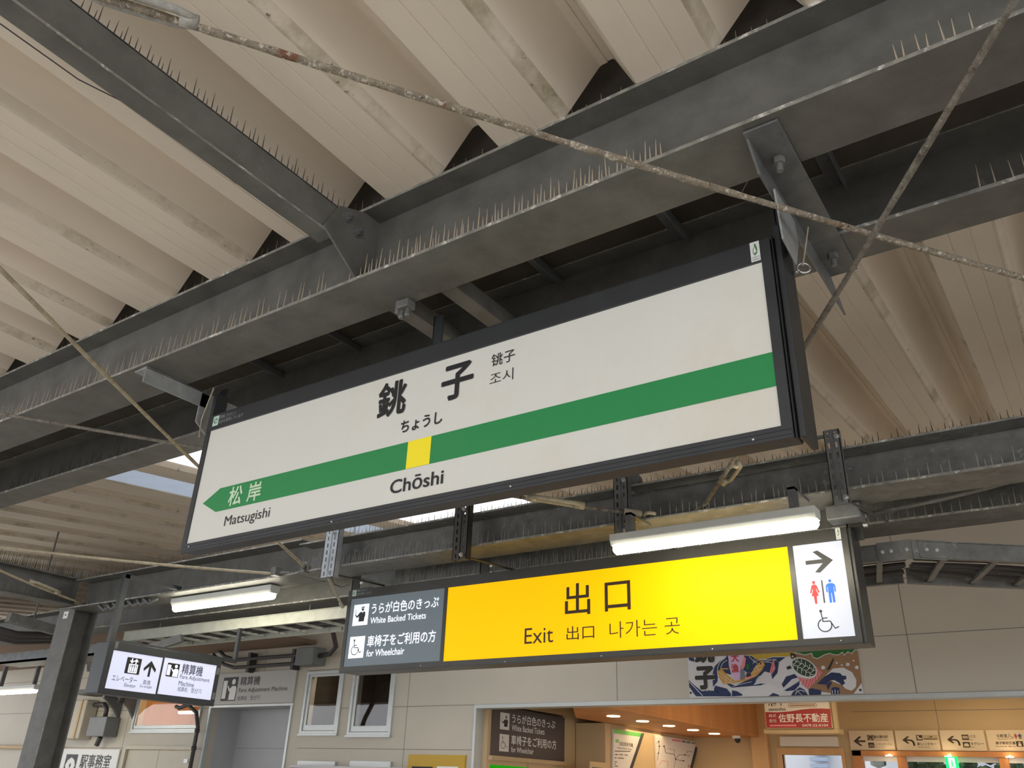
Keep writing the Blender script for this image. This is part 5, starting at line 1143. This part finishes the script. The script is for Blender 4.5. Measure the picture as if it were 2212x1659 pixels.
darrow(t, 740, 285, 870, 405, arrow_bend); dtile(t, 905, 270, 968, 335, lambda p: (p.poly([(.2, .2), (.9, .2), (.9, .45), (.5, .5), (.2, .45)]), p.rect(.15, .5, .45, .85)))
DT(t, '駅レンタカー', (912, 380), (980, 396), (1145, 380), (980, 362), .006); DT(t, 'Rent-A-Car', (925, 415), (980, 424), (1070, 415), (980, 409), .0)
a = dp.uv(*zd(985, 330)); c = dp.uv(*zd(1155, 270)); p = Pic(dp, (a[0], c[0], a[1], c[1]), .002); p.rect(0, 0, 1, 1); pt_ = p.build('patch', mat('tan_patch', (.48, .38, .22), .6), t, 'tan patch'); p = Pic(dp, (a[0], c[0], a[1], c[1]), .003); p.rect(.05, .12, .95, .28); p.poly([(.35, .5), (.6, .8), (.65, .55)]); p.build('small_print', M_brownprint, pt_)
t = dboard('third cream direction board above the glass doors, bent arrow for bus and taxi', 1212, 1780)
darrow(t, 1287, 280, 1420, 402, arrow_bend); dtile(t, 1460, 265, 1530, 330, lambda p: (p.rect(.1, .3, .9, .5), p.rect(.1, .6, .9, .75)))
DT(t, 'バス', (1540, 285), (1560, 305), (1620, 285), (1560, 268)); DT(t, 'Bus', (1545, 325), (1560, 331), (1588, 325), (1560, 317), 0); dtile(t, 1475, 355, 1548, 422, lambda p: (p.poly([(.15, .2), (.85, .2), (.85, .5), (.7, .75), (.3, .75), (.15, .5)]),))
DT(t, 'タクシー', (1560, 375), (1600, 392), (1725, 375), (1600, 358)); DT(t, 'Taxi', (1562, 415), (1580, 423), (1608, 415), (1580, 409), 0)
t = dboard('fourth cream direction board at the right edge above the glass doors, toilets and police box', 1782, 2330)
DT(t, '化粧室', (1875, 280), (1900, 300), (2008, 280), (1950, 258)); DT(t, 'Restrooms', (1890, 318), (1920, 325), (2012, 318), (1950, 311), 0)
for fn, m_, x0, x1 in ((wheelchair, M_brownprint, 2022, 2082), (woman, M_bred, 2096, 2126), (man, mat('dark_blue_print', (.03, .06, .16), .5), 2146, 2178)):
    a = dp.uv(*zd(x0, 318)); c = dp.uv(*zd(x1, 252)); p = Pic(dp, (a[0], c[0], a[1], c[1]), .002); fn(p); p.build('pictogram', m_, t)
DT(t, '銚子駅前交番', (1868, 370), (1920, 386), (2110, 370), (1950, 348)); DT(t, 'Police Box', (1872, 408), (1920, 415), (2118, 408), (1950, 400), 0); dtile(t, 2125, 345, 2195, 412, lambda p: (p.disc(.5, .72, .14), p.poly([(.25, .1), (.75, .1), (.7, .55), (.3, .55)])))
# red estate agent sign hanging before the far wall
rs = Plane('Y', 12.6)
zr = lambda x, y: (1620 + x / 7.373, 1490 + y / 7.373)
t = thing('advert_sign', 'red and white estate agency advertisement above the bright far window', 'sign', at(1727, 1573, Y=12.6))
a = rs.uv(*zr(258, 620)); c = rs.uv(*zr(1322, 620)); vt = a[1] + .46
b = MB(); b.box(a[0], c[0], 12.6, 12.72, a[1], vt); b.build('sign_case', M_plaster, t, bevel=.01)
a2 = rs.uv(*zr(266, 606)); c2 = rs.uv(*zr(1300, 606))
b = MB(); b.poly([rs.pt(*rs.uv(*zr(x, y)), .001) for x, y in ((268, 606), (1305, 606), (1280, 305), (1150, 298), (980, 300), (820, 315), (640, 345), (440, 360), (245, 355))]); b.build('red_field', mat('advert_red', (.36, .03, .03), .5), t, label='red lower field')
b = MB(); b.poly([rs.pt(a2[0], a2[1], .0005), rs.pt(c2[0], c2[1], .0005), rs.pt(c2[0], vt - .03, .0005), rs.pt(a2[0], vt - .03, .0005)]); b.build('white_field', M_paper, t, label='white upper field')
RT = lambda s_, L_, B_, R_, T_, m_, bold=.01: text(s_, rs, rs.rect4(zr(*L_), zr(*B_), zr(*R_), zr(*T_)), m_, t, bold, .002)
RT('sanocho', (298, 315), (330, 335), (570, 315), (450, 285), M_dkprint, .02)
RT('佐野長不動産', (455, 450), (500, 522), (1245, 450), (800, 378), M_white, .012)
RT('株式', (300, 415), (330, 440), (420, 415), (350, 388), M_white, .0); RT('会社', (305, 495), (330, 522), (430, 495), (350, 465), M_white, .0)
RT('0479-22-0104', (835, 565), (850, 588), (1245, 565), (900, 548), M_white, .01)
p = Pic(rs, rs.rect4(zr(318, 570), zr(400, 586), zr(740, 570), zr(400, 553)), .002); p.rect(0, .1, 1, .9); p.build('small_print', M_bpink, t)
p = Pic(rs, rs.rect4(zr(610, 250), zr(700, 278), zr(1065, 250), zr(700, 222)), .002); p.line([(.03, .05), (.97, .05), (1, .5), (.97, .95), (.03, .95), (0, .5), (.03, .05)], .018, .12); p.rect(.06, .35, .94, .65); p.build('pill_caption', M_bbrown, t)
p = Pic(rs, rs.rect4(zr(290, 240), zr(300, 265), zr(510, 240), zr(400, 205)), .002); p.poly([(.0, .2), (.10, .9), (.16, .9), (.08, .2)]); p.rect(.22, .0, .30, .9); p.rect(.36, .2, .6, .3); p.rect(.36, .6, .6, .9); p.rect(.9, .1, .96, .9); p.build('brush_mark', M_dkprint, t)
b = MB(); b.box(a[0] - .05, c[0] + .06, 12.64, 12.9, a[1] - .06, a[1] - .002); b.box(c[0] + .005, c[0] + .06, 12.64, 12.72, a[1], 3.29); tag(b.build('sign_shelf', M_plaster), 'warm lit plaster return and shelf under the red advertisement', 'shelf')
# concourse fill lights: unseen ceiling panels, added to brighten the hall
for (x, y, e) in ((-3.4, 11.2, 26), (0.2, 11.4, 26), (-1.5, 13.2, 20)):
    t = thing('unseen_ceiling_light', 'added unseen ceiling light panel inside the concourse, %s' % {-3.4: 'above the ticket machines', .2: 'toward the right side', -1.5: 'near the glass doors'}[x], 'lamp', (x, y, 3.25))
    b = MB(); b.box(x - .32, x + .32, y - .32, y + .32, 3.26, 3.30); b.build('light_frame', M_white, t)
    area('concourse_fill', (x, y, 3.24), .6, (1, .74, .42), e)
area('soffit_fill', (-5.6, 12.6, 2.46), 1.2, (1, .74, .42), 15)  # unseen area lamp added under the soffit to boost the downlights
